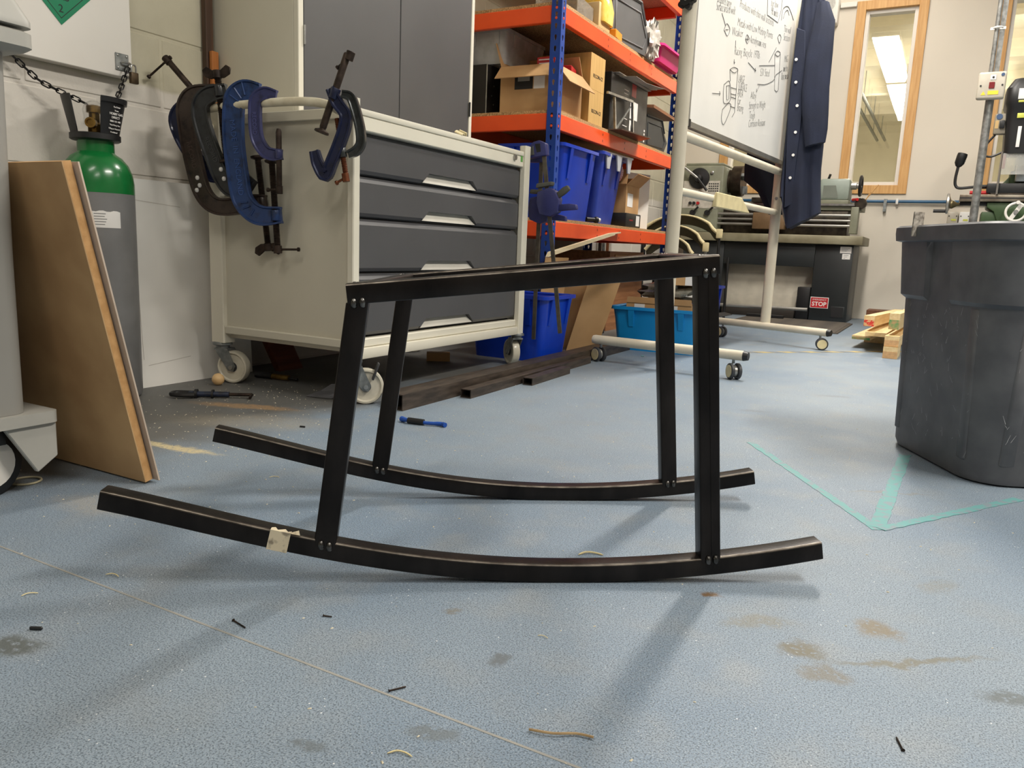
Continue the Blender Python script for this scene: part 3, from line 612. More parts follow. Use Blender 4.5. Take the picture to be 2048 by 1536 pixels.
# ------------------------------------------------------------------ boards leaning on the machine
m_mdf = mk('mdf_face', (198, 162, 116), .65, col2=(168, 132, 90), scale=5, det=6, bump=.05)
m_mdfe = mk('mdf_edge', (206, 160, 106), .7, col2=(190, 144, 90), scale=60)
def lean_board(name, label, x0, x1, y0, ztop, lean, th, gap, mface, medge):
    t = thing(name, label, 'board', (x0, y0, 0)); u = V((0, -lean, 1)).normalized(); n = V((0, u.z, -u.y)); o = V((0, y0, 0))+n*gap
    if o.z < 0: o = o-u*(o.z/u.z)
    o = o+V((0, 0, th*abs(n.z)+.0005)); L = (ztop-o.z)/u.z; e = .0004
    MB().add([V((x0, 0, 0))+o, V((x1, 0, 0))+o, V((x1, 0, 0))+o+u*L, V((x0, 0, 0))+o+u*L]+[V((x0, 0, 0))+o+n*th*.12, V((x1, 0, 0))+o+n*th*.12, V((x1, 0, 0))+o+u*L+n*th*.12, V((x0, 0, 0))+o+u*L+n*th*.12], [(0, 1, 2, 3), (7, 6, 5, 4), (0, 4, 5, 1), (1, 5, 6, 2), (2, 6, 7, 3), (3, 7, 4, 0)]).build('face', mface, t, smooth=False)
    a = n*th*.125; b = n*th
    MB().hexa([V((x0, 0, 0))+o+a, V((x1, 0, 0))+o+a, V((x1, 0, 0))+o+b, V((x0, 0, 0))+o+b, V((x0, 0, 0))+o+u*L+a, V((x1, 0, 0))+o+u*L+a, V((x1, 0, 0))+o+u*L+b, V((x0, 0, 0))+o+u*L+b]).build('core', medge, t, smooth=False)
lean_board('mdf_board', 'brown MDF board leaning against the grey machine', -2.02, -1.357, .974, .614, .2215, .017, 0, m_mdf, m_mdfe)
lean_board('white_board', 'thin white-faced board behind the brown MDF board', -2.02, -1.345, .9775, .6155, .2215, .0032, .0185, mk('hardboard', (204, 186, 168), .6), mk('hardboard', (204, 186, 168), .6))
# ------------------------------------------------------------------ white panel leaning on the block wall
wp_ = thing('melamine_sheet', 'large white panel leaning on the block wall beside the gas cylinder', 'panel', (-2.24, 1.83, 0))
MB().hexa([(-2.241, 1.59, .0), (-2.234, 1.59, .0), (-2.234, 2.07, .0), (-2.241, 2.07, .0), (-2.2825, 1.585, .665), (-2.2755, 1.585, .665), (-2.2755, 2.075, .665), (-2.2825, 2.075, .665)]).build('sheet', mk('melamine', (246, 243, 236), .4, scale=2), wp_, smooth=False)
ln_ = MB()
for a, b in (((1.635, .07), (1.80, .085)), ((1.62, .58), (1.62, .09)), ((1.60, .60), (1.80, .585))):
    f = lambda y, z: V((-2.234-.0415*z/.665+.0006, y, z))
    ln_.add([f(*a), f(*b), f(b[0]+.002, b[1]+.002), f(a[0]+.002, a[1]+.002)], [(0, 1, 2, 3)])
tag(ln_.build('crease', mk('crease_grey', (204, 198, 188), .6), wp_, smooth=False), kind='stuff')
# ------------------------------------------------------------------ gas cylinder
m_cylg = mk('cylinder_grey', (124, 124, 124), .38, col2=(112, 112, 112), scale=10, det=6)
m_green = mk('cylinder_green', (24, 118, 58), .25, col2=(18, 104, 48), scale=10, coat=.3)
m_brass = mk('brass', (176, 142, 78), .3, .9, col2=(130, 100, 52), scale=30)
GX, GY = -2.205, 1.468
gc = thing('gas_cylinder', 'grey gas cylinder with green shoulder and black valve guard', 'gas cylinder', (GX, GY, 0))
MB().lathe([(.085, 0), (.094, .004), (.098, .015), (.098, .605)], (GX, GY, 0), n=48).build('body', m_cylg, gc)
MB().lathe([(.0982, .6052), (.0982, .635), (.094, .662), (.084, .688), (.068, .708), (.053, .718), (.049, .722), (.049, .752)], (GX, GY, 0), n=48).build('shoulder', m_green, gc)
MB().lathe([(.049, .752), (.062, .753), (.067, .756), (.067, .771), (.062, .773)], (GX, GY, 0), n=40).build('guard_collar', m_black, gc)
A0 = math.atan2(-GY, -GX)
def shell(a0, a1, z0, z1, r0, r1, th, n=10, ztop=None):
    rings = []
    for i in range(n+1):
        a = a0+(a1-a0)*i/n; d = V((math.cos(a), math.sin(a), 0)); c = V((GX, GY, 0)); zt = z1 if ztop is None else ztop(i/n)
        rings.append([c+d*r0+V((0, 0, z0)), c+d*r1+V((0, 0, zt)), c+d*(r1-th)+V((0, 0, zt)), c+d*(r0-th)+V((0, 0, z0))])
    return MB().loft(rings)
shell(A0+.22, A0+1.75, .772, .868, .063, .083, .004).build('guard_wing', m_black, gc)
shell(A0+.22, A0+1.75, .858, .872, .086, .088, .006).build('guard_lip', m_black, gc)
shell(A0-2.3, A0-.80, .772, .872, .063, .084, .004).build('guard_wing', m_black, gc)
MB().lathe([(.018, .752), (.018, .80), (.014, .805), (.014, .83), (.02, .832), (.02, .85), (.012, .853)], (GX, GY, 0), n=20).build('valve', m_brass, gc)
dv_ = V((math.cos(A0-.25), math.sin(A0-.25), 0)); vo_ = V((GX, GY, .800))
MB().lathe([(.010, 0), (.010, .025), (.0145, .026), (.0145, .046), (.010, .046), (.010, .040), (.002, .040)], vo_, dv_, 18).build('valve_outlet', m_brass, gc)
MB().lathe([(.014, 0), (.03, .008), (.028, .03), (.031, .05), (.024, .066), (.010, .075)], (GX, GY, .79), n=9).build('plastic_wrap', mk('clear_wrap', (236, 238, 236), .12, trans=.9, alpha=.35), gc)
# print on the guard and the label on the body
tg = A0+.83; td = V((math.cos(tg), math.sin(tg), 0)); tu = V((-math.sin(tg), math.cos(tg), 0))
for i, (s_, sz) in enumerate((('Re-Order', .0065), ('From', .0065), ('HOBBY GAS', .0092), ('DIRECT', .0092), ('0800 101 440', .0072), ('Third Party Use', .0062), ('Filling or Deposit', .0062), ('Prohibited', .0062))):
    text('guard_print', s_, sz, V((GX, GY, .8445-.0098*i))+td*(.063+.021*(.0725-.0098*i)/.096+.0012), tu, V((0, 0, 1)), m_paper, gc, align='CENTER', depth=.0003)
shell(A0-.75, A0+.58, .507, .553, .0986, .0986, .0004, 14, lambda t: .5535+.002*math.sin(t*23)).build('label', m_paper, gc)
shell(A0-.75, A0-.22, .542, .550, .0988, .0988, .0004, 8).build('label_band', m_ink, gc)
def on_body(a, z, r=.0992): return V((GX+r*math.cos(a), GY+r*math.sin(a), z))
ta = A0-.38
text('label_print', 'ARGON MIX', .0068, on_body(ta, .5436, .0996), V((-math.sin(ta), math.cos(ta), 0)), V((0, 0, 1)), m_paper, gc, align='CENTER', depth=.0002)
for k in range(5): shell(A0-.14, A0+.14+.03*(k % 3), .515+.0075*k, .517+.0075*k, .0988, .0988, .0003, 6).build('label_line', mk('print_grey', (120, 120, 118), .7), gc)
dm = MB()
d0 = on_body(A0-.52, .524, .0990); uu = V((-math.sin(A0-.52), math.cos(A0-.52), 0))
dm.prism([(-.015, 0), (0, -.015), (.015, 0), (0, .015)], d0, uu, (0, 0, 1), V((math.cos(A0-.52), math.sin(A0-.52), 0))*.0006); dm.build('label_diamond', m_green, gc, smooth=False)
# ------------------------------------------------------------------ white wall cabinet with sign, hasp, padlock, chains
wc = thing('wall_cabinet', 'white wall cabinet door with a green hazard diamond', 'cabinet', (XW, 1.2, .967))
MB().bx(XW+.001, -2.292, .62, 1.66, .967, 1.9).build('body', m_white, wc, bev=.002, seg=1)
ds = thing('hazard_sign', 'green diamond gas hazard sign with a black 2', 'sign', (-2.2915, 1.44, 1.072))
dq = lambda h: [(-h, 0), (0, -h), (h, 0), (0, h)]
SC = (-2.2915, 1.44, 1.215)
MB().prism(dq(.143), SC, (0, 1, 0), (0, 0, 1), (.001, 0, 0)).build('plate', mk('sign_green', (20, 138, 96), .3, coat=.3), ds, smooth=False)
for i in range(4):
    P = dq(.126); a, b = P[i], P[(i+1) % 4]; c_, d_ = V((a[0], a[1])), V((b[0], b[1])); n_ = V((-(d_-c_).y, (d_-c_).x)).normalized()*.0018
    MB().prism([tuple(c_), tuple(d_), tuple(d_+n_), tuple(c_+n_)], (SC[0]+.001, SC[1], SC[2]), (0, 1, 0), (0, 0, 1), (.0003, 0, 0)).build('border_line', m_ink, ds, smooth=False)
text('numeral', '2', .030, (SC[0]+.0012, SC[1], 1.106), (0, 1, 0), (0, 0, 1), m_ink, ds, align='CENTER')
text('lettering', 'GAS', .030, (SC[0]+.0012, SC[1]-.002, 1.140), (0, 1, 0), (0, 0, 1), m_ink, ds, align='CENTER')
hs = thing('hasp', 'zinc hasp plate on the corner of the white wall cabinet', 'hasp', (-2.291, 1.63, 1.0))
MB().bx(-2.2915, -2.288, 1.602, 1.646, .985, 1.035).build('plate', m_zinc, hs, bev=.001, seg=1)
for y, z in ((1.609, .992), (1.609, 1.028), (1.639, 1.028)): MB().sph((-2.287, y, z), .0035, 8, 6, (.5, 1, 1)).build('screw', m_steel, hs)
MB().tube(arc((-2.287, 1.633, 1.008), .014, 0, PI, 8, (0, 1, 0), (1, 0, 0)), .003, 8).build('staple', m_steel, hs)
pk = thing('padlock', 'small brown padlock hanging from the zinc hasp', 'padlock', (-2.27, 1.648, .955))
MB().bx(-2.278, -2.264, 1.636, 1.662, .950, .984).build('body', mk('old_brass', (96, 80, 60), .45, .7, col2=(70, 58, 44), scale=40), pk, bev=.003)
MB().tube([(-2.271, 1.641, .98)]+arc((-2.271, 1.649, .998), .008, PI, 0, 8, (0, 1, 0), (0, 0, 1))+[(-2.271, 1.657, .98)], .0026, 8).build('shackle', m_steel, pk)
m_chain = mk('chain_black', (40, 38, 38), .4, .7, col2=(28, 27, 27), scale=50)
def chain(label, pts):
    P = [V(p) for p in pts]; seg = [0]
    for a, b in zip(P, P[1:]): seg.append(seg[-1]+(b-a).length)
    pit = .0195; n = int(seg[-1]/pit); t = thing('chain', label, 'chain', tuple(P[-1]), 'black chains holding the gas cylinder')
    def at(s):
        for i in range(len(P)-1):
            if s <= seg[i+1]: return P[i]+(P[i+1]-P[i])*((s-seg[i])/(seg[i+1]-seg[i]))
        return P[-1]
    for k in range(n):
        a, b = at(k*pit), at((k+1)*pit); c = (a+b)/2; d = (b-a).normalized(); s1 = d.cross(V((.8, -.55, .1))).normalized()
        if k % 2: s1 = d.cross(s1).normalized()
        L, w = .0085, .0062; pp = []
        for j in range(14):
            q = 2*PI*j/14; pp.append(c+d*(math.cos(q)*w+(L if math.cos(q) >= 0 else -L)*.75)+s1*(math.sin(q)*w))
        MB().tube(pp, .0021, 6, True).build('link', m_chain, t)
chain('short black chain from the hasp to the cylinder guard', [(-2.275, 1.632, .995), (-2.262, 1.612, .965), (-2.235, 1.575, .915), (-2.205, 1.535, .868)])
chain('black chain sagging from the left wall to the cylinder guard', [(-2.30, 1.20, 1.06), (-2.295, 1.29, .965), (-2.285, 1.36, .905), (-2.272, 1.40, .888), (-2.255, 1.43, .875), (-2.23, 1.47, .855)])
# ------------------------------------------------------------------ shelving unit
m_sblue = mk('rack_blue', (10, 62, 148), .45, col2=(8, 54, 134), scale=8)
m_orange = mk('rack_orange', (238, 84, 26), .38, col2=(228, 76, 22), scale=6)
m_chip = mk('chipboard', (202, 166, 116), .8, col2=(140, 106, 66), scale=160, det=2, bump=.2, bscale=160)
SX0, SX1, SY0, SY1 = -2.315, -1.70, 3.467, 5.30
rack = thing('shelving_unit', 'blue and orange steel shelving unit with chipboard decks', 'shelves', ((SX0+SX1)/2, (SY0+SY1)/2, 0))
def holed(mb, o, u, w, H):     # strip from o along u (width w), height H, keyholes every 5 cm
    o, u = V(o), V(u); z = 0; k = int(H/.05)
    for i in range(k):
        zz = .05*i; c = w*.5; P = lambda x, y: o+u*x+V((0, 0, zz+y))
        out = [(0, 0), (c, 0), (w, 0), (w, .025), (w, .05), (c, .05), (0, .05), (0, .025)]
        inn = [(c-.003, .013), (c, .0115), (c+.003, .013), (c+.0068, .030), (c+.0045, .036), (c, .0378), (c-.0045, .036), (c-.0068, .030)]
        mb.add([P(*q) for q in out]+[P(*q) for q in inn], [(j, (j+1) % 8, 8+(j+1) % 8, 8+j) for j in range(8)])
for x, y, ux, uy in ((SX1, SY0, -1, 1), (SX1, SY1, -1, -1), (SX0, SY0, 1, 1), (SX0, SY1, 1, -1)):
    mb = MB(); holed(mb, (x, y, 0), (ux, 0, 0), .052, 2.5); holed(mb, (x, y, 0), (0, uy, 0), .044, 2.5)
    o = mb.build('post', m_sblue, rack, smooth=False); md = o.modifiers.new('thick', 'SOLIDIFY'); md.thickness = .002; md.offset = 0
LV = [.557, 1.062, 1.545, 2.03]; BH = .075
for z in LV:
    for x0, x1 in ((SX1-.032, SX1-.003), (SX0+.003, SX0+.032)):
        b = MB().bx(x0, x1, SY0+.046, SY1-.046, z, z+BH).build('beam', m_orange, rack, bev=.003, seg=1)
    for y0, y1 in ((SY0+.003, SY0+.032), (SY1-.032, SY1-.003)):
        b = MB().bx(SX0+.054, SX1-.054, y0, y1, z, z+BH).build('beam', m_orange, rack, bev=.003, seg=1)
    MB().bx(SX0+.012, SX1-.008, SY0+.012, SY1-.012, z+BH+.0005, z+BH+.0165).build('deck', m_chip, rack, smooth=False)
    for hz in (z+.015, z+.06):        # beam studs showing in the post keyholes
        for y in (SY0+.022, SY1-.022): MB().lathe([(.0065, 0), (.0065, .0025), (.003, .004)], (SX1-.001, y, hz), (1, 0, 0), 10).build('stud', m_orange, rack)
        for x in (SX1-.026,): MB().lathe([(.0065, 0), (.0065, .0025), (.003, .004)], (x, SY0+.001, hz), (0, -1, 0), 10).build('stud', m_orange, rack)
    for y in (4.05, 4.38, 4.75):
        for hz in (z+.022, z+.055): MB().bx(SX1-.0032, SX1-.0026, y-.003, y+.003, hz-.006, hz+.006).build('slot', m_ink, rack, smooth=False)
D = [z+BH+.0168 for z in LV]
# ------------------------------------------------------------------ tubs
def tub(name, label, cx, cy, z, w, d, h, mat, ang=0, flare=.04, group=None, rim=.012, cat='tub', ribs=True, th=.004, notch=True):
    t = thing(name, label, cat, (cx, cy, z), group)
    R = lambda k, zz, g=0: rr(cx, cy, w-flare*2*(1-k)-2*g, d-flare*2*(1-k)-2*g, .03, z+zz, ang)
    MB().loft([R(0, 0), R(.02, .004, -.0), R(.9, h-.03), R(1, h-.012), R(1, h-.012, th), R(.9, h-.03, th), R(.03, .006, th)]).build('shell', mat, t)
    MB().loft([R(1, h-.016, -rim), R(1, h, -rim), R(1, h, 0), R(1, h-.006, th), R(1, h-.016, .0005)], closed=True, cap=False).build('rim', mat, t)
    if ribs:
        for sx in (-1, 1):
            for q in (-.28, .28):
                for ax in (0, 1):
                    L = (w if ax == 0 else d)/2; p = []
                    def P(zz, k, s, dep):
                        e = L-flare*(1-k)+dep; a = (q*(d if ax == 0 else w)+s)
                        x, y = (sx*e, a) if ax == 0 else (a, sx*e)
                        return V((cx+x*math.cos(ang)-y*math.sin(ang), cy+x*math.sin(ang)+y*math.cos(ang), z+zz))
                    MB().hexa([P(h*.55, .55, -.012, -.001), P(h*.55, .55, .012, -.001), P(h*.55, .55, .012, .004), P(h*.55, .55, -.012, .004), P(h-.017, .95, -.016, -.001), P(h-.017, .95, .016, -.001), P(h-.017, .95, .016, rim), P(h-.017, .95, -.016, rim)]).build('rib', mat, t)
    return t
def card_box(name, label, cx, cy, z, w, d, h, ang=0, flaps=(), mat=None, group=None, closed=False, cat='box'):
    mat = mat or m_card; t = thing(name, label, cat, (cx, cy, z), group); R = rz(ang); th = .004; c = V((cx, cy, z))
    def bb(n, x0, x1, y0, y1, z0, z1, m=mat, rot=None):
        return MB().obx(c+R@V(((x0+x1)/2, (y0+y1)/2, (z0+z1)/2)), (x1-x0, y1-y0, z1-z0), R).build(n, m, t, smooth=False)
    if closed: bb('carton', -w/2, w/2, -d/2, d/2, 0, h); MB().obx(c+R@V((0, 0, h+.0006)), (w*.96, .045, .0008), R).build('tape', mk('parcel_tape', (206, 178, 128), .35), t, smooth=False)
    else:
        bb('base', -w/2, w/2, -d/2, d/2, 0, th)
        for q in ((-w/2, -w/2+th, -d/2, d/2), (w/2-th, w/2, -d/2, d/2), (-w/2+th, w/2-th, -d/2, -d/2+th), (-w/2+th, w/2-th, d/2-th, d/2)): bb('side', q[0], q[1], q[2], q[3], th, h)
    for sd, ln, up in flaps:     # side, length, angle above horizontal
        if sd in 'xX': s = 1 if sd == 'X' else -1; e = V((s*w/2, 0, h)); dr = V((s*math.cos(up), 0, math.sin(up))); al = V((0, 1, 0)); L = d
        else: s = 1 if sd == 'Y' else -1; e = V((0, s*d/2, h)); dr = V((0, s*math.cos(up), math.sin(up))); al = V((1, 0, 0)); L = w
        nn = al.cross(dr)
        ps = [e-al*L/2, e+al*L/2, e+al*(L/2-.005)+dr*ln, e-al*(L/2-.005)+dr*ln]
        MB().hexa([c+R@p for p in ps]+[c+R@(p+nn*.004) for p in ps]).build('flap', mat, t, smooth=False)
    return t, (lambda p: c+R@V(p)), R
# ---- level 1 deck: (z .65) blue tubs, carton, black box, white sheets
z = D[0]
tub('storage_tub', 'deep blue tub next to the blue shelf post', -1.885, 3.78, z, .36, .44, .365, m_blue, 0, .03, 'blue storage tubs')
tub('storage_tub', 'scuffed blue tub in front of the carton, under a grey lid', -1.90, 4.27, z, .35, .46, .385, mk('scuffed_blue', (40, 70, 176), .45, col2=(26, 52, 160), scale=9, det=6), .10, .045, 'blue storage tubs')
gl = thing('plastic_cover', 'pale grey plastic lid hooked over a blue tub', 'lid', (-1.80, 4.34, z+.33))
m_lid = mk('lid_grey', (188, 192, 200), .4, scale=5)
MB().hexa([(-1.80, 4.10, z+.386), (-1.718, 4.10, z+.386), (-1.695, 4.52, z+.386), (-1.78, 4.52, z+.386), (-1.80, 4.10, z+.396), (-1.718, 4.10, z+.396), (-1.695, 4.52, z+.396), (-1.78, 4.52, z+.396)]).build('panel', m_lid, gl, bev=.002, seg=1)
for y in (4.16, 4.30, 4.44):
    MB().hexa([(-1.716+(y-4.1)*.055, y-.02, z+.30), (-1.708+(y-4.1)*.055, y-.02, z+.30), (-1.708+(y-4.1)*.055, y+.02, z+.30), (-1.716+(y-4.1)*.055, y+.02, z+.30), (-1.718+(y-4.1)*.055, y-.04, z+.386), (-1.706+(y-4.1)*.055, y-.04, z+.386), (-1.706+(y-4.1)*.055, y+.04, z+.386), (-1.718+(y-4.1)*.055, y+.04, z+.386)]).build('clip', m_lid, gl, bev=.002, seg=1)
tag(MB().bx(-2.0, -1.735, 4.56, 4.82, z, z+.085).build('shoe_box', m_black, bev=.004), 'flat black box under the open carton', 'box')
bxo = bpy.data.objects['shoe_box']
MB().bx(-1.7352, -1.7345, 4.735, 4.795, z+.012, z+.075).build('label', m_paper, bxo, smooth=False)
MB().bx(-1.7352, -1.7345, 4.62, 4.68, z+.04, z+.048).build('logo_line', mk('red_print', (150, 30, 36), .5), bxo, smooth=False)
t, P, R = card_box('open_carton', 'open brown carton on the black box, flap pointing up', -1.90, 4.71, z+.0855, .28, .27, .17, .06, (('X', .09, .75), ('Y', .12, .55), ('x', .09, 1.9), ('y', .1, 2.0)))
MB().obx(P((.1406, -.05, .08)), (.0008, .11, .08), R).build('label', m_paper, t, smooth=False)
tag(MB().bx(-2.23, -2.21, 4.55, 5.12, z, z+.42).build('white_sheet', m_white, smooth=False), 'tall white sheet standing at the back of the shelf', 'sheet')
tag(MB().hexa([(-1.93, 4.97, z), (-1.92, 4.97, z), (-1.83, 5.22, z), (-1.84, 5.22, z), (-1.93, 4.97, z+.37), (-1.92, 4.97, z+.37), (-1.83, 5.22, z+.37), (-1.84, 5.22, z+.37)]).build('white_sheet', m_white, smooth=False), 'white sheet standing right of the open carton', 'sheet')
nb = thing('bubble_net', 'crumpled red and white netting between tub and carton', 'netting', (-1.8, 4.52, z))
MB().loft([[V((-1.79+r*math.cos(2*PI*i/9)*(1+.25*math.sin(i*3.7+k)), 4.545+.8*r*math.sin(2*PI*i/9), z+.27+.03*k)) for i in range(9)] for k, r in enumerate((.008, .02, .022, .015, .004))]).build('net', mk('red_net', (214, 120, 116), .7, col2=(236, 226, 222), scale=90), nb)
tr = thing('torch', 'small black torch lying on the shelf edge', 'torch', (-1.73, 4.06, z))
MB().lathe([(.012, 0), (.012, .05), (.018, .058), (.018, .072)], (-1.76, 4.02, z+.019), (.55, .8, -.02), 14).build('barrel', m_black, tr)
MB().lathe([(.012, .072), (.012, .088), (.004, .09)], (-1.76, 4.02, z+.019), (.55, .8, -.02), 12).build('tip', m_paper, tr)
# ---- level 2 deck
z = D[1]
cs_ = thing('computer_case', 'black steel case standing under the clear tub', 'case', (-2.19, 3.75, z))
MB().bx(-2.29, -2.13, 3.53, 3.93, z, z+.245).build('chassis', mk('case_black', (40, 37, 34), .5, .3), cs_, bev=.002, seg=1)
MB().bx(-2.133, -2.128, 3.528, 3.533, z, z+.245).build('edge_trim', m_steel, cs_, smooth=False)
for y, zz in ((3.60, .06), (3.60, .15), (3.58, .10)): MB().cyl((-2.1299, y, z+zz), (-2.1285, y, z+zz), .004, n=8).build('rivet', m_zinc, cs_)
m_clear = mk('clear_plastic', (206, 206, 204), .25, alpha=.5, scale=20)
ct = tub('clear_tub', 'clear plastic tub on the black case', -2.155, 3.76, z+.247, .24, .44, .165, m_clear, 0, .015, None, .006)
MB().bx(-2.25, -2.06, 3.59, 3.93, z+.256, z+.38).build('contents', mk('tub_contents', (70, 68, 66), .7), ct, smooth=False)
t, P, R = card_box('open_carton', 'open brown carton with spread flaps behind the shelf post', -1.905, 3.70, z, .30, .33, .225, .02, (('y', .10, -.75), ('X', .115, -.85), ('x', .12, 1.25), ('Y', .10, 2.0)))
MB().obx(P((-.02, -.1655, .15)), (.10, .0006, .075), R).build('black_label', m_ink, t, smooth=False)
MB().obx(P((-.02, -.1659, .165)), (.065, .0006, .03), R).build('label_picture', mk('print_pale', (150, 150, 146), .6), t, smooth=False)
MB().obx(P((.065, -.1655, .15)), (.06, .0006, .075), R).build('label', m_paper, t, smooth=False)
m_red = mk('red_pack', (188, 30, 34), .45, scale=10)
tag(MB().obx(P((.06, -.04, .20)), (.10, .10, .15), R).build('red_packet', m_red, bev=.002, seg=1), 'red packet standing in the open shelf carton', 'packet')
rp = bpy.data.objects['red_packet']
for q in (.262, .245, .228): MB().obx(P((.055, -.0906, q)), (.07-.3*(.262-q), .0006, .005), R).build('print_line', m_paper, rp, smooth=False)
tag(MB().obx(P((-.07, -.05, .16)), (.12, .14, .14), R).build('yellow_packet', mk('yellow_pack', (222, 196, 30), .5), bev=.003, seg=1), 'yellow packet beside the red one in the carton', 'packet')
tag(MB().obx(P((.10, .08, .19)), (.07, .12, .13), R@rz(.2)).build('red_packet', m_red, bev=.002, seg=1), 'red and black packet at the back of the shelf carton', 'packet')
bk = wood('tan_box', (206, 168, 104), (194, 156, 92), axis=2)
for k in (0, 1):
    t, P, R = card_box('tan_carton', ('lower' if k == 0 else 'upper')+' of two tan cartons stacked behind the open carton', -1.875, 3.985, z+.176*k, .30, .19, .175, 0, (), bk, 'two stacked tan cartons', True)
    text('print', 'RECON-CE', .026, P((.1506, -.06, .06)), (0, 1, 0), (0, 0, 1), m_ink, t)
ml = thing('cable_reel', 'black and dark red cable reel at the back of the shelf', 'cable reel', (-2.06, 4.35, z+.318))
MB().lathe([(.02, -.03), (.066, -.03), (.07, -.026), (.07, -.02), (.04, -.018), (.04, .018), (.07, .02), (.07, .026), (.066, .03), (.02, .03)], (-2.06, 4.35, z+.388), (.9, -.3, .05), 32).build('drum', m_black, ml)
MB().cyl((-2.033, 4.341, z+.3895), (-2.029, 4.340, z+.3897), .05, n=24).build('face', mk('dark_red', (92, 40, 40), .5), ml)
bb = thing('boxed_tool', 'large black printed box with a metal frame in front', 'box', (-1.9, 4.45, z))
MB().bx(-2.15, -1.722, 4.17, 4.76, z, z+.315).build('carton', m_black, bb, bev=.002, seg=1)
m_pr = mk('box_grey_print', (72, 70, 68), .5, col2=(50, 48, 46), scale=14)
MB().bx(-1.7218, -1.7212, 4.47, 4.76, z+.005, z+.31).build('printed_side', m_pr, bb, smooth=False)
MB().bx(-1.7211, -1.7206, 4.49, 4.56, z+.24, z+.31).build('red_print', m_red, bb, smooth=False)
MB().bx(-1.7211, -1.7206, 4.475, 4.60, z+.115, z+.215).build('white_label', m_paper, bb, smooth=False)
MB().bx(-1.7211, -1.7206, 4.475, 4.55, z+.02, z+.105).build('white_label', m_paper, bb, smooth=False)
MB().prism([(4.512+.014*math.cos(a*PI/6), z+.06+.03*math.sin(a*PI/6)) for a in range(12)], (-1.7206, 0, 0), (0, 1, 0), (0, 0, 1), (.0004, 0, 0)).build('picture', m_pr, bb, smooth=False)
for q in range(4): MB().bx(-1.7211, -1.7206, 4.50, 4.50+.05-.006*q, z+.128+.012*q, z+.132+.012*q).build('label_line', m_ink, bb, smooth=False)
for q in range(4): MB().bx(-1.7211, -1.7206, 4.73, 4.748, z+.015+.02*q, z+.027+.02*q).build('icon', m_paper, bb, smooth=False)
for a, b in ((.255, .26), (.235, .24), (.2, .204), (.1, .104), (.06, .064)): MB().bx(-1.7218, -1.7212, 4.37, 4.44, z+a, z+b).build('print_line', m_paper, bb, smooth=False)
pb_ = thing('paper_sheets', 'loose sheets of grey paper on the black box', 'paper', (-1.85, 4.5, z+.316))
for k, (a, dz, dx) in enumerate(((.05, 0, 0), (-.08, .006, .03), (.16, .012, .0))):
    MB().prism([(-.18, -.28), (.16, -.30), (.18+dx, .26), (-.16, .30)], V((-1.87+.02*k, 4.50+.03*k, z+.3165+dz)), rz(a)@V((1, 0, -.02*k)), rz(a)@V((0, 1, .03*k)), (0, 0, .0012)).build('sheet', mk('sheet_grey', (186, 180, 168), .7), pb_, smooth=False)
mf = thing('steel_stand', 'bright square tube metal frame leaning on the black box', 'frame', (-1.70, 4.25, z))
F_ = [V((-1.712, 4.10, z+.19)), V((-1.695, 4.44, z+.20)), V((-1.695, 4.47, z+.03)), V((-1.70, 4.21, z+.012))]
for a, b in ((F_[0], F_[1]), (F_[1], F_[2]), (F_[0]+V((0, .10, -.005)), F_[3])): MB().cyl(a, b, .009, n=4).build('tube', m_steel, mf)
MB().cyl(F_[3], F_[2]-V((0, .05, 0)), .007, n=4).build('tube', m_black, mf)
MB().prism([(0, 0), (.22, .16), (.24, .165), (.02, -.004)], F_[3]+V((-.004, 0, 0)), (0, 1, 0), (0, 0, 1), (.003, 0, 0)).build('brace', m_zinc, mf, smooth=False)
MB().hexa([(-1.72, 4.12, z), (-1.64, 4.16, z-.004+.006), (-1.60, 4.52, z+.002), (-1.72, 4.62, z), (-1.72, 4.12, z+.004), (-1.64, 4.16, z+.008), (-1.60, 4.52, z+.008), (-1.72, 4.62, z+.004)]).build('base_plate', mk('brown_plate', (88, 70, 58), .4, .3), mf, smooth=False)
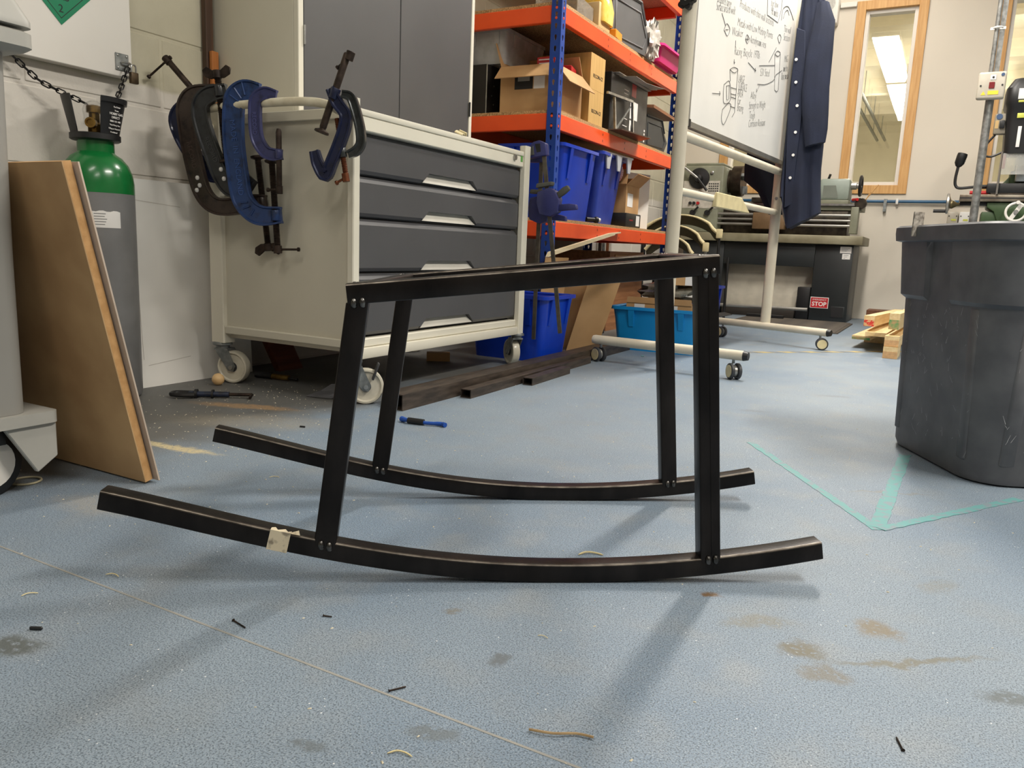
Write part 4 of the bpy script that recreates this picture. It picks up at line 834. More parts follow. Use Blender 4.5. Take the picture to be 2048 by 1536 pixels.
def part_bin(label, cx, cy, z, ang, s, mat, tilt=0, group='grey parts bins'):
    t = thing('parts_bin', label, 'bin', (cx, cy, z), group); R = Matrix.Rotation(ang, 3, 'Z')@Matrix.Rotation(tilt, 3, 'X'); c = V((cx, cy, z))
    w, d, h = .16*s, .26*s, .15*s; th = .004
    def q(pl, nm, tv): MB().prism(pl, c, R@V((0, 1, 0)), R@V((0, 0, 1)), R@V(tv)).build(nm, mat, t, smooth=False)
    side = [(-d/2, 0), (d*.36, 0), (d/2, h*.35), (d*.34, h*.62), (d*.2, h), (-d/2, h)]
    for sx in (-1, 1):
        o = R@V((sx*w/2, 0, 0)); MB().prism(side, c+o, R@V((0, 1, 0)), R@V((0, 0, 1)), R@V((-sx*th, 0, 0))).build('side', mat, t, smooth=False)
        MB().tube([c+o+R@V((0, y, zz)) for y, zz in side[3:]], .006*s, 6).build('rim', mat, t)
    for sx in (-1, 1): MB().tube([c+R@V((sx*w/2, y, zz)) for y, zz in ((-d*.42, h*.8), (-d*.42, h*.12), (d*.3, h*.12), (d*.38, h*.36), (d*.2, h*.8))], .0035*s, 5, True).build('side_ridge', mat, t)
    MB().obx(c+R@V((0, -.02*s, th/2)), (w, d*.86, th), R).build('base', mat, t, smooth=False)
    MB().obx(c+R@V((0, -d/2, h/2)), (w, th, h), R).build('back', mat, t, smooth=False)
    MB().hexa([c+R@V(p) for p in ((-w/2, d*.36, 0), (w/2, d*.36, 0), (w/2, d*.36+th, 0), (-w/2, d*.36+th, 0), (-w/2, d/2, h*.35), (w/2, d/2, h*.35), (w/2, d/2+th, h*.35), (-w/2, d/2+th, h*.35))]).build('front', mat, t, smooth=False)
    MB().obx(c+R@V((0, d*.45+.006, h*.22)), (w*.6, .003, h*.22), R@Matrix.Rotation(-.35, 3, 'X')).build('label_holder', mk('holder_grey', (120, 122, 124), .4), t, smooth=False)
    return t
part_bin('dark grey parts bin under the brown board on the shelf', -1.835, 5.02, z, -.1, 1.28, mk('bin_dark', (48, 50, 52), .45))
tag(MB().hexa([(-2.1, 4.78, z+.25), (-1.705, 4.84, z+.235), (-1.69, 5.25, z+.215), (-2.1, 5.24, z+.23), (-2.1, 4.78, z+.268), (-1.705, 4.84, z+.253), (-1.69, 5.25, z+.233), (-2.1, 5.24, z+.248)]).build('brown_board', wood('walnut_board', (140, 94, 62), (118, 76, 48)), smooth=False), 'brown wooden board lying over the dark parts bin', 'board')
tag(MB().bx(-2.22, -2.02, 4.86, 5.08, z, z+.249).build('support_carton', m_card, smooth=False), 'plain carton at the back holding up the brown board', 'box')
tag(MB().bx(-2.12, -1.98, 4.92, 5.06, z+.27, z+.335).build('teal_box', mk('teal_card', (20, 84, 112), .6), bev=.003, seg=1), 'small teal box on the brown board', 'box')
# ---- level 3 deck
z = D[2]
m_wrap = mk('clear_film', (214, 210, 200), .2, trans=.5, alpha=.6, col2=(180, 172, 158), scale=30)
def blob(name, label, cat, c, r, sc, mat, seed, amp=.22, n=18, m=12):
    rnd = random.Random(seed); f = [[1+amp*(rnd.random()-.5)*2 for _ in range(n)] for _ in range(m-1)]; c = V(c)
    rings = []
    for j in range(1, m):
        t_ = PI*j/m; rings.append([c+V((r*sc[0]*math.sin(t_)*math.cos(2*PI*i/n)*f[j-1][i], r*sc[1]*math.sin(t_)*math.sin(2*PI*i/n)*f[j-1][i], max(-r*sc[2], -r*sc[2]*math.cos(t_)*f[j-1][i]))) for i in range(n)])
    return tag(MB().loft(rings).build(name, mat, ang=25), label, cat)
t, P, R = card_box('wrapped_box', 'film-wrapped box at the left of the upper shelf', -1.86, 3.83, z, .22, .26, .10, .1, (), m_wrap, None, True)
t = thing('wax_pack', 'pack with amber film wrapping on the upper shelf', 'packet', (-1.80, 4.06, z))
MB().bx(-1.88, -1.735, 3.98, 4.14, z, z+.14).build('pack', mk('pack_cream', (212, 182, 130), .6), t, bev=.006)
MB().loft([rr(-1.8, 4.08, .16, .15, .02, z+.05), rr(-1.8, 4.08, .17, .16, .03, z+.12), rr(-1.805, 4.08, .15, .14, .03, z+.185), rr(-1.81, 4.08, .06, .05, .02, z+.20)]).build('amber_film', mk('amber_film', (222, 176, 40), .2, col2=(236, 206, 110), scale=16, coat=.4), t)
tag(MB().obx((-1.735, 4.21, z+.022), (.05, .12, .044), rz(.1)).build('orange_packet', mk('orange_pack', (240, 150, 30), .5), bev=.003, seg=1), 'small orange packet on the upper shelf edge', 'packet')
m_bin = mk('bin_grey', (92, 92, 92), .45, col2=(84, 84, 84), scale=6)
part_bin('large grey parts bin standing on the upper shelf', -1.86, 4.43, z, -.12, 1.8, m_bin)
blob('plastic_bag', 'crumpled clear plastic bag hanging over the shelf edge', 'bag', (-1.70, 4.69, z+.105), .105, (.45, .75, 1.0), mk('bag_film', (226, 222, 214), .2, alpha=.85, col2=(176, 170, 160), scale=26), 3, .42, 22, 14)
pk_ = thing('pink_tray', 'bright pink plastic tray tilted on the upper shelf', 'tray', (-1.78, 5.1, z))
m_pink = mk('pink_plastic', (226, 46, 130), .4, col2=(214, 40, 120), scale=6)
Rp = eul(.0, 0, .0); 
MB().loft([rr(-1.79, 4.99, .22, .40, .03, z+.018), rr(-1.79, 4.99, .27, .46, .03, z+.10), rr(-1.79, 4.99, .26, .45, .03, z+.10), rr(-1.79, 4.99, .21, .39, .03, z+.024)]).build('shell', m_pink, pk_)
MB().loft([rr(-1.79, 4.99, .31, .50, .03, z+.094), rr(-1.79, 4.99, .31, .50, .03, z+.106), rr(-1.79, 4.99, .26, .45, .03, z+.106), rr(-1.79, 4.99, .26, .45, .03, z+.094)], closed=True, cap=False).build('rim', m_pink, pk_)
MB().bx(-1.90, -1.715, 4.82, 5.17, z, z+.0175).build('foot', m_pink, pk_, smooth=False)
blob('white_bundle', 'white crumpled packing beside the pink tray', 'packing', (-1.85, 4.86, z+.175), .07, (.8, .9, 1.1), m_paper, 9, .25)
tag(MB().obx((-1.95, 5.03, z+.22), (.012, .36, .12), eul(.55, .2, .1)).build('card_strip', mk('grey_card', (196, 184, 160), .8), smooth=False), 'buff card strip leaning above the pink tray', 'card')
wbx = thing('wall_conduits', 'brown and grey vertical pipes on the wall behind the shelves', 'pipes', (-2.3, 5.5, 0))
for y, m_, r in ((5.55, m_iron, .014), (5.62, m_zinc, .012), (5.70, mk('copper_pipe', (150, 96, 66), .4, .7), .012), (5.78, m_white, .012)): MB().cyl((-2.305, y, 0), (-2.305, y, 3.2), r, n=10).build('pipe', m_, wbx)
# ---- on the floor under the shelves
tub('storage_tub', 'deep blue tub on the floor behind the bar clamps', -1.70, 3.19, 0, .40, .30, .295, m_blue, 0, .028, 'blue storage tubs')
m_cyan = mk('cyan_plastic', (18, 140, 206), .35, col2=(14, 130, 196), scale=5)
tub('storage_tub', 'bright cyan tub on the floor holding a taped carton', -1.26, 3.95, 0, .46, .30, .225, m_cyan, .05, .025)
t, P, R = card_box('taped_carton', 'brown carton with white tape inside the cyan tub', -1.26, 3.95, .09, .34, .22, .155, .05, (('y', .03, 1.5),))
for x in (-.10, .07): MB().obx(P((x, -.1106, .12)), (.055, .0006, .06), R).build('white_tape', m_paper, t, smooth=False)
MB().obx(P((.07, -.1112, .125)), (.03, .0006, .012), R@Matrix.Rotation(.6, 3, 'Y')).build('green_print', m_green, t, smooth=False)
blob('black_film', 'grey plastic film heaped on the taped carton', 'film', (-1.24, 3.97, .30), .12, (1.2, .8, .45), mk('smoke_film', (88, 86, 76), .25, col2=(150, 146, 132), scale=22), 5, .25)
t, P, R = card_box('small_parcel', 'small taped parcel lying on the grey film', -1.19, 3.94, .345, .20, .16, .06, .25, (), m_card, None, True)
for x in (-.05, .06): MB().obx(P((x, -.0806, .03)), (.05, .0006, .058), R).build('white_tape', m_paper, t, smooth=False)
cb_ = mk('cardboard_sheet', (190, 152, 106), .8, col2=(172, 134, 88), scale=4)
for i, (lab, x0, y0, dx, dy, th, h) in enumerate((('cardboard sheet leaning behind the blue floor tub', -1.74, 3.41, .05, .16, .045, .459), ('torn cardboard sheet leaning under the shelf', -1.62, 3.54, .12, .10, .12, .42), ('second torn cardboard sheet behind the cyan tub', -1.80, 3.62, .2, .04, .08, .38))):
    tag(MB().hexa([V((x0, y0, 0)), V((x0+dx, y0+dy, 0)), V((x0+dx-.004, y0+dy+.004, 0)), V((x0-.004, y0+.004, 0)), V((x0+th, y0, h)), V((x0+dx+th, y0+dy, h-.03*i)), V((x0+dx+th-.004, y0+dy+.004, h-.03*i)), V((x0+th-.004, y0+.004, h))]).build('cardboard_sheet', cb_, smooth=False), lab, 'cardboard')
tub('red_crate', 'dark red crate on the floor under the shelf', -2.03, 3.72, 0, .36, .34, .16, mk('red_crate', (170, 40, 26), .5), 0, .02, cat='crate')
tag(MB().obx((-1.95, 4.25, .33), (.25, .40, .18), rz(.1)).build('seat_cushion', mk('cushion_black', (40, 40, 42), .9, bump=.3), bev=.03, seg=3), 'dark cushion stowed under the shelf', 'cushion')
tag(MB().bx(-2.15, -1.8, 4.03, 4.48, 0, .235).build('stowed_crate', m_black, smooth=False), 'black crate under the dark cushion', 'crate')
pn = thing('small_cabinet', 'small wooden cabinet at the back under the shelf', 'cabinet', (-2.05, 4.9, 0))
MB().bx(-2.28, -1.84, 4.60, 5.22, 0, .50).build('carcass', wood('cab_wood', (168, 118, 78), (140, 94, 60)), pn, smooth=False)
for y in (4.68, 4.92): MB().bx(-1.8395, -1.832, y, y+.2, .32, .48).build('drawer', m_card, pn, bev=.002, seg=1)
# pale strip of wood leaning in front of the shelf
tag(MB().prism([(3.42, .4605), (4.27, .592), (4.27, .598), (4.36, .606), (4.36, .612), (4.20, .600), (3.44, .484)], (-1.70, 0, 0), (0, 1, 0), (0, 0, 1), (.016, 0, 0)).build('wood_strip', wood('pale_strip', (232, 218, 186), (214, 198, 160)), smooth=False), 'pale strip of wood resting across the front of the shelf', 'wood strip')
t = tub('storage_tub', 'blue labelled tub on the floor behind the whiteboard leg', -1.49, 5.16, 0, .37, .42, .30, m_blue, .0, .02, 'blue storage tubs')
MB().bx(-1.60, -1.47, 4.9415, 4.9455, .20, .25).build('label', m_paper, t, smooth=False)
for x in (-1.50, -1.43, -1.57): tag(MB().cyl((x, 5.12, .01), (x+.02, 5.16, .43), .018, n=14).build('metal_tube', m_steel), {-1.50: 'middle', -1.43: 'rightmost', -1.57: 'leftmost'}[x]+' of three bright metal tubes standing in the labelled tub', 'tube', 'metal tubes in the labelled tub')
t, P, R = card_box('torn_black_box', 'small black box with a torn card flap on the floor', -1.24, 4.55, 0, .15, .18, .15, .5, (('X', .10, .2), ('y', .08, .3)), m_dkgrey)
# stacked chairs behind the whiteboard leg
# stacked plastic chairs behind the shelves
m_shell = mk('chair_shell', (92, 86, 62), .6, col2=(80, 74, 52), scale=5); m_rim = mk('chair_rim', (226, 212, 166), .5, col2=(208, 194, 150), scale=20)
for k in range(3):
    lab = ('top', 'middle', 'bottom')[k]+' of three stacked cream-rimmed chairs behind the shelves'
    z0 = .80-.085*k; y0 = 6.05-.06*k; xc = -1.85-.02*k; hw = (.29, .23, .19)[k]
    t = thing('stacking_chair', lab, 'chair', (xc, y0, 0), 'stacked cream-rimmed chairs')
    ar = [V((xc+hw*q, y0, z0-.105*abs(q)**2.2-(.0 if q < .8 else .02))) for q in [i/9-1 for i in range(19)]]
    MB().tube(ar, [.006+.009*abs(i/9-1)**2 for i in range(19)], 8).build('rim', m_rim, t)
    MB().loft([[p+V((0, .01, 0)), p+V((0, .02, 0)), p+V((0, .06, -.07)), p+V((0, .05, -.07))] for p in ar]).build('backrest', m_shell, t)
    MB().obx((xc+hw+.02, y0, z0-.135-.02*k), (.045, .03, .07), None).build('bracket', m_rim, t, bev=.006)
    MB().bx(xc-hw*.8, xc+hw*.8, y0+.06, y0+.40, z0-.32, z0-.30).build('seat', m_shell, t, bev=.006)
    for sx in (-1, 1):
        for dy in (0.02, .36): MB().cyl((xc+sx*(hw+.02), y0+dy, 0), (xc+sx*(hw+.015), y0+dy, z0-.13 if dy < .1 else z0-.31), .011, n=8).build('leg', m_black if (k != 1 or sx < 0) else m_steel, t)
# ------------------------------------------------------------------ whiteboard on a castor stand
BA = V((-1.03, 3.27, 0)); BB = V((-.905, 4.80, 0)); bu = (BB-BA).normalized(); bn = V((bu.y, -bu.x, 0)); UP = V((0, 0, 1))
m_frame = mk('board_frame', (216, 208, 188), .45, col2=(206, 197, 176), scale=8, bump=.03)
m_wbd = mk('whiteboard_face', (238, 236, 230), .18, col2=(230, 228, 222), scale=3, coat=.3)
m_alu = mk('aluminium', (176, 174, 168), .35, .8)
bd = thing('whiteboard', 'mobile whiteboard with handwritten notes on a white castor stand', 'whiteboard', tuple((BA+BB)/2))
BP = lambda s, z, o=0: BA+bu*s+UP*z+bn*o
BLEN = (BB-BA).length
def oval(c, w, d, a, b, n=16): return [c+a*(w*math.cos(2*PI*i/n))+b*(d*math.sin(2*PI*i/n)) for i in range(n)]
for s in (0, BLEN): MB().loft([oval(BP(s, .10), .030, .018, bn, bu), oval(BP(s, 2.15), .030, .018, bn, bu)]).build('leg', m_frame, bd)
for (a, b), lab in ((((-1.365, 3.30, .10), (-.682, 3.235, .10)), 'near'), (((-1.20, 4.89, .10), (-.535, 4.655, .10)), 'far')):
    a, b = V(a), V(b); ft = MB().cyl(a, b, .021, n=16).build('foot', m_frame, bd); dr = (b-a).normalized()
    MB().cyl(b, b+dr*.02, .0215, .017, n=16).build('end_cap', m_black, ft); MB().cyl(a-dr*.01, a, .019, .0205, n=16).build('end_cap', m_frame, ft)
    for p, an in ((a+dr*.03, 2.6), (b-dr*.04, -.9 if lab == 'near' else .2)):
        MB().lathe([(.006, -.02), (.006, -.005), (.011, -.005), (.011, .004)], V((p.x, p.y, .085)), (0, 0, 1), 10).build('castor_stem', m_zinc, ft)
        d_ = V((math.cos(an), math.sin(an), 0)); c = V((p.x, p.y, .034))+d_*.012
        MB().cyl(c-d_.cross(UP)*.006, c+d_.cross(UP)*.006, .024, n=14).build('castor_body', m_alu, ft)
        for sg in (-1, 1):
            w = MB().lathe([(.012, .008), (.030, .008), (.0335, .011), (.0335, .020), (.030, .023), (.012, .023)], c, d_.cross(UP)*sg, 24).build('castor_wheel', m_dkgrey, ft)
            MB().cyl(c+d_.cross(UP)*sg*.0225, c+d_.cross(UP)*sg*.0245, .026, n=20).build('castor_disc', m_rim, ft)
b0, b1, zb0, zb1 = .055, BLEN+.02, 1.045, 2.12
MB().hexa([BP(b0, zb0, -.012), BP(b1, zb0, -.012), BP(b1, zb0, .012), BP(b0, zb0, .012), BP(b0, zb1, -.012), BP(b1, zb1, -.012), BP(b1, zb1, .012), BP(b0, zb1, .012)]).build('panel', m_wbd, bd, smooth=False)
for q in ((b0, b1, zb0-.018, zb0+.006), (b0, b1, zb1, zb1+.02), (b1, b1+.016, zb0-.018, zb1+.02), (b0-.012, b0, zb0-.018, zb1+.02)):
    MB().hexa([BP(q[i], q[2+(k > 3)], (-.016, -.016, .016, .016)[k % 4]) for k, i in enumerate((0, 1, 1, 0, 0, 1, 1, 0))]).build('edge_trim', m_alu, bd, bev=.002, seg=1)
for s in (b0-.004, b1-.002): MB().hexa([BP(s-.006, zb0-.02, -.017), BP(s+.012, zb0-.02, -.017), BP(s+.012, zb0-.02, .018), BP(s-.006, zb0-.02, .018), BP(s-.006, zb0+.012, -.017), BP(s+.012, zb0+.012, -.017), BP(s+.012, zb0+.012, .018), BP(s-.006, zb0+.012, .018)]).build('corner', m_black, bd)
MB().cyl(BP(.0, .99), BP(BLEN, .99), .021, n=14).build('rail', m_frame, bd); MB().cyl(BP(.0, .762), BP(BLEN, .762), .017, n=14).build('rail', m_frame, bd)
kn = MB()
for i in range(5): kn.cyl(BP(.0, 1.50, .0)-bu*.034+(bn*math.cos(i*1.257)+UP*math.sin(i*1.257))*.026-bu*.012, BP(.0, 1.50, .0)-bu*.034+(bn*math.cos(i*1.257)+UP*math.sin(i*1.257))*.026+bu*.012, .012, n=10)
kn.cyl(BP(0, 1.5)-bu*.05, BP(0, 1.5)-bu*.015, .024, n=20)
tag(kn.build('clamp_knob', m_black, bd), 'black star knob')
MB().cyl(BP(0, 1.5)-bu*.0515, BP(0, 1.5)-bu*.05, .006, n=10).build('knob_bolt', m_steel, bd)
MB().cyl(BP(BLEN, .84)-bu*.02, BP(BLEN, .84)-bu*.016, .009, n=12).build('bolt', m_zinc, bd)
def wtext(txt, a, b, hmax=.054):
    A_, B_ = V(a), V(b); L_ = (B_-A_).length; sz = hmax
    d_ = (B_-A_).normalized(); u3 = bu*d_.x+UP*d_.y; w3 = bn.cross(u3)
    o = text('handwriting', txt, sz, BP(a[0], a[1], .0125), u3, w3, m_ink, bd, thin=-sz*.03, depth=.0002)
    # stretch to the written length
    vs_ = [((v.co+root_loc(bd)-BP(a[0], a[1], .0125)).dot(u3)) for v in o.data.vertices]; k = L_/max(vs_)
    for v, q in zip(o.data.vertices, vs_): v.co += u3*(q*(k-1)) + u3*.18*((v.co+root_loc(bd)-BP(a[0], a[1], .0125)).dot(w3))
for tx in [('Requires large', (.27, 1.572), (.451, 1.595)), ('Surface area to weld', (.268, 1.539), (.508, 1.58)), ('Products with thin wall sections', (.565, 1.628), (1.108, 1.675)), ('Metals with Low Melting Points', (.555, 1.545), (1.114, 1.616)), ('Weaker', (.491, 1.489), (.644, 1.515)), ('Aerodynamic-ness', (.757, 1.517), (1.015, 1.548)), ('Racing', (.546, 1.417), (.655, 1.435)), ('Bicycle', (.675, 1.438), (.805, 1.46)), ('1970s', (.83, 1.463), (.928, 1.48)), ('LARGE', (.631, 1.312), (.725, 1.323)), ('SURFACE', (.641, 1.279), (.772, 1.292)), ('AREA', (.638, 1.25), (.72, 1.257)), ('For', (.648, 1.216), (.694, 1.22)), ('Brazing', (.652, 1.185), (.745, 1.195)), ('531 Steel', (.961, 1.405), (1.119, 1.432)), ('Alloy', (.838, 1.272), (.931, 1.286)), ('Strength to Weight', (.829, 1.221), (1.099, 1.272)), ('Tough', (.847, 1.179), (.935, 1.192)), ('Corrosion Resistant', (.847, 1.138), (1.123, 1.185)), ('MIG', (1.368, 1.553), (1.433, 1.568)), ('melts', (1.361, 1.503), (1.449, 1.523)), ('Base metal', (1.34, 1.458), (1.474, 1.487)), ('Thin wall', (1.305, 1.695), (1.436, 1.715)), ('Section', (1.312, 1.655), (1.433, 1.675)), ('melting point', (1.02, 1.80), (1.20, 1.835)), ('for low', (1.04, 1.755), (1.16, 1.775)), ('98 melts', (1.05, 1.72), (1.17, 1.735))]: wtext(*tx)
STK = {'box': [(.974, 1.90), (.974, 1.771), (.99, 1.702), (1.183, 1.712), (1.222, 1.787), (1.222, 1.90)], 's1': [(.4, 1.507), (.341, 1.545)], 's2': [(.551, 1.48), (.554, 1.453)], 's3': [(.551, 1.398), (.557, 1.378)], 's4': [(.758, 1.427), (.886, 1.413)], 's5': [(.302, 1.204), (.402, 1.219)], 's6': [(.933, 1.448), (1.204, 1.505)], 's7': [(.935, 1.36), (1.065, 1.383), (1.196, 1.427), (1.232, 1.462)], 's8': [(1.232, 1.462), (1.337, 1.506)], 's9': [(.967, 1.361), (.926, 1.32)], 's10': [(1.089, 1.497), (1.197, 1.592)], 'cyl': [(1.18, 1.557), (1.235, 1.387), (1.273, 1.383), (1.305, 1.399), (1.279, 1.578)], 'el': [(1.18, 1.557), (1.225, 1.582), (1.278, 1.582), (1.24, 1.558), (1.18, 1.557)], 'el1': [(.505, 1.344), (.556, 1.364), (.616, 1.366), (.567, 1.342), (.505, 1.344)], 'tL': [(.505, 1.344), (.523, 1.296)], 'tR': [(.616, 1.366), (.62, 1.173), (.588, 1.147)], 'b1': [(.443, 1.267), (.513, 1.293), (.545, 1.217), (.464, 1.189), (.443, 1.227), (.443, 1.267)], 'b1i': [(.476, 1.267), (.513, 1.277), (.525, 1.217), (.496, 1.209), (.476, 1.267)], 'b2': [(.45, 1.16), (.527, 1.2), (.561, 1.185), (.487, 1.1), (.446, 1.118), (.45, 1.16)], 'h1': [(.541, 1.272), (.62, 1.279)], 'h2': [(.544, 1.245), (.616, 1.252)], 'h3': [(.548, 1.231), (.616, 1.236)], 'h4': [(.552, 1.19), (.621, 1.194)], 'el3': [(.384, 1.487), (.413, 1.52), (.46, 1.506), (.431, 1.472), (.384, 1.487)], 'm': [(.404, 1.492), (.44, 1.501)], 'pl': [(.686, 1.517), (.703, 1.541), (.743, 1.53), (.716, 1.505), (.686, 1.517)], 'pl2': [(.692, 1.519), (.734, 1.528)], 'pl3': [(.71, 1.533), (.716, 1.514)], 'arch': [(1.241, 1.738), (1.25, 1.795), (1.331, 1.831), (1.4, 1.821), (1.471, 1.795)], 'arch2': [(1.272, 1.754), (1.293, 1.79), (1.338, 1.813), (1.377, 1.796)], 'ring': [(1.202, 1.644), (1.231, 1.666), (1.265, 1.658), (1.246, 1.626), (1.202, 1.644)], 'a5': [(.392, 1.228), (.402, 1.219), (.394, 1.209)], 'a4': [(.872, 1.424), (.886, 1.413), (.868, 1.408)], 'a9': [(.925, 1.336), (.926, 1.32), (.94, 1.33)], 'a3': [(.55, 1.389), (.557, 1.378), (.564, 1.389)]}
for k, v in STK.items():
    pts = [BP(s, z, .0126) for s, z in v]
    if k in ('el', 'el1', 'el3', 'pl', 'ring', 'b1', 's7', 'arch', 'arch2', 'b2'): pts = smooth_path(pts, 4)
    MB().tube(pts, .0012, 4).build('pen_stroke', m_ink, bd)
tag(MB().hexa([BP(.43, .722, .004), BP(.95, .722, .004), BP(.95, .722, .030), BP(.43, .722, .030), BP(.43, .790, .018), BP(.80, .790, .018), BP(.80, .790, .030), BP(.43, .790, .030)]).build('cream_bracket', m_rim, bev=.003, seg=1), 'cream channel offcut hooked on the lower whiteboard rail', 'offcut')
# ------------------------------------------------------------------ navy lab coat on the end of the board
m_navy = mk('navy_cloth', (28, 35, 57), .85, col2=(22, 28, 47), scale=7, det=6, bump=.3, bscale=160)
ct_ = thing('lab_coat', 'navy workshop coat hanging from the end of the whiteboard', 'coat', (-.77, 4.74, .66))
prof = [(1.98, -.835, -.765), (1.90, -.862, -.745), (1.72, -.872, -.712), (1.45, -.880, -.688), (1.12, -.879, -.672), (1.0, -.880, -.672), (.915, -.882, -.666), (.84, -.878, -.658), (.74, -.872, -.650)]
rings = []; NN = 40
for k, (z_, xl, xr) in enumerate(prof):
    rg = []; cx, hw = (xl+xr)/2, (xr-xl)/2; f = k/(len(prof)-1)
    for i in range(NN):
        a = 2*PI*i/NN; e = .042+.018*f; rip = .010*f*math.sin(6*a+.8*k*.2)+.006*math.sin(11*a+1.3)
        x = cx+hw*math.cos(a); y = 4.735-e*math.sin(a)*(abs(math.sin(a))**-.35 if abs(math.sin(a)) > .05 else 1)+rip*(1 if math.sin(a) > 0 else .3)
        z2 = z_
        if k == len(prof)-1:
            q = (x-xl)/(xr-xl); z2 = (.90-1.05*q if q < .23 else .66+.10*(q-.23)/.77)
        rg.append(V((x, y, z2)))
    rings.append(rg)
MB().loft(rings).build('body', m_navy, ct_, ang=60)
sl_ = []
for k, (z_, xc, hw, yy) in enumerate(((1.86, -.745, .03, 4.70), (1.76, -.728, .055, 4.685), (1.60, -.735, .068, 4.675), (1.42, -.735, .071, 4.668), (1.28, -.722, .068, 4.668), (1.20, -.712, .062, 4.668), (1.12, -.707, .052, 4.67))):
    sl_.append([V((xc+hw*math.cos(2*PI*i/20), yy-.034*math.sin(2*PI*i/20)+.004*math.sin(i*1.9+k), z_+(.012*math.cos(2*PI*i/20) if k == 6 else 0))) for i in range(20)])
MB().loft(sl_).build('sleeve', m_navy, ct_, ang=60)
MB().prism([(-.862, 1.94), (-.80, 1.95), (-.745, 1.86), (-.79, 1.72), (-.83, 1.76), (-.868, 1.80)], (0, 4.672, 0), (1, 0, 0), (0, .03, 1), (0, .012, 0)).build('collar', m_navy, ct_, bev=.003, seg=1)
MB().prism([(-.866, 1.74), (-.82, 1.72), (-.792, 1.40), (-.80, .80), (-.84, .78), (-.87, 1.3)], (0, 4.678, 0), (1, 0, 0), (0, .0, 1), (0, .01, 0)).build('placket', m_navy, ct_, bev=.003, seg=1)
for x, z_ in ((-.852, 1.574), (-.842, 1.455), (-.823, 1.331), (-.818, 1.19), (-.818, 1.068), (-.822, .945)): MB().cyl((x, 4.677, z_), (x, 4.673, z_), .008, n=10).build('button', m_paper, ct_)
tag(MB().loft([[V((x, y, z_)) for x, y in ((xl, 5.0), (xl+.3*(xr-xl), 4.975), (xl+.6*(xr-xl), 5.0), (xr, 4.98), (xr, 5.03), (xl, 5.04))] for z_, xl, xr in ((2.0, -1.06, -.93), (1.5, -1.10, -.90), (1.05, -1.155, -.90), (.96, -1.15, -.90), (.89, -1.06, -.90), (.76, -.985, -.89))]).build('dark_apron', mk('dark_cloth', (20, 24, 38), .9, bump=.2), ang=60), 'dark apron hanging behind the whiteboard', 'apron')
tag(MB().tube(smooth_path([(-.89, 4.86, .84), (-.86, 4.85, .73), (-.83, 4.84, .70), (-.80, 4.84, .72), (-.80, 4.84, .80)], 4), .008, 8).build('hook', m_steel, bd), 'bright wire hook')
tag(MB().cyl((-1.02, 5.02, 1.985), (-.78, 4.735, 1.965), .008, n=8).build('hanging_rail', m_steel, bd), 'hanging rail')
# ------------------------------------------------------------------ lathe
LY = 6.88
m_lg = mk('lathe_green', (134, 136, 116), .5, col2=(112, 112, 94), scale=7, det=6, bump=.08)
m_lg2 = mk('lathe_tailstock', (146, 156, 146), .45, col2=(126, 136, 126), scale=7)
m_tray = mk('lathe_tray', (146, 140, 116), .5, .2, col2=(118, 110, 86), scale=6, det=6)
m_ped = mk('lathe_black', (34, 38, 39), .45, col2=(28, 31, 32), scale=4)
m_oil = mk('oily_iron', (70, 62, 52), .4, .6, col2=(44, 38, 32), scale=20)
la = thing('lathe', 'grey-green metalworking lathe on black pedestals behind the whiteboard', 'lathe', (-1.35, LY+.25, 0))
def lp(nm, x0, x1, y0, y1, z0, z1, m, bev=.006, lab=None):
    o = MB().bx(x0, x1, y0, y1, z0, z1).build(nm, m, la, bev=bev, seg=2); 
    if lab: o['label'] = lab
    return o
lp('pedestal', -2.06, -1.70, LY, LY+.48, .0, .625, m_ped); lp('pedestal', -.955, -.665, LY, LY+.48, 0, .625, m_ped, lab='right pedestal with an emergency stop sign')
lp('front_panel', -1.699, -.956, LY+.004, LY+.03, .438, .625, m_ped, .002)
lp('back_panel', -1.699, -.956, LY+.17, LY+.19, .0, .437, mk('panel_tan', (222, 214, 196), .5), .002)
lp('chip_tray', -2.08, -.60, LY-.06, LY+.52, .627, .697, m_tray, .006)
lp('bed', -1.75, -.74, LY+.06, LY+.34, .698, .90, m_oil, .006); lp('bed_way', -1.66, -.645, LY+.045, LY+.36, .901, .948, m_lg, .004)
MB().bx(-1.62, -.65, LY+.02, LY+.045, .936, .952).build('way_edge', m_steel, la)
lp('headstock', -2.12, -1.75, LY-.02, LY+.42, 1.0, 1.262, m_lg, .02); lp('gearbox', -2.12, -1.775, LY-.03, LY+.40, .698, .998, m_lg, .012)
lp('headstock_cap', -2.10, -1.77, LY+.02, LY+.38, 1.264, 1.285, m_lg, .008)
MB().bx(-2.09, -1.775, LY-.033, LY-.0305, .90, 1.13).build('index_plate', mk('plate_pale', (196, 190, 178), .45, col2=(176, 170, 158), scale=30), la, smooth=False)
for r in range(4):
    for c in range(5): MB().bx(-1.87+.018*c, -1.858+.018*c, LY-.0345, LY-.0332, 1.04+.02*r, 1.05+.02*r).build('index_mark', m_ink, la, smooth=False)
hub = MB().lathe([(.03, .01), (.088, .01), (.09, .0), (.086, -.012), (.04, -.02), (.03, -.05), (.012, -.056)], (-1.957, LY-.035, 1.15), (0, 1, 0), 28).build('speed_dial', m_black, la)
MB().prism([(0, 0), (.078, .02), (.06, .052), (.02, .078)], (-1.957, LY-.0475, 1.15), (1, 0, 0), (0, 0, 1), (0, .002, 0)).build('dial_scale', mk('dial_cream', (232, 206, 150), .4), hub)
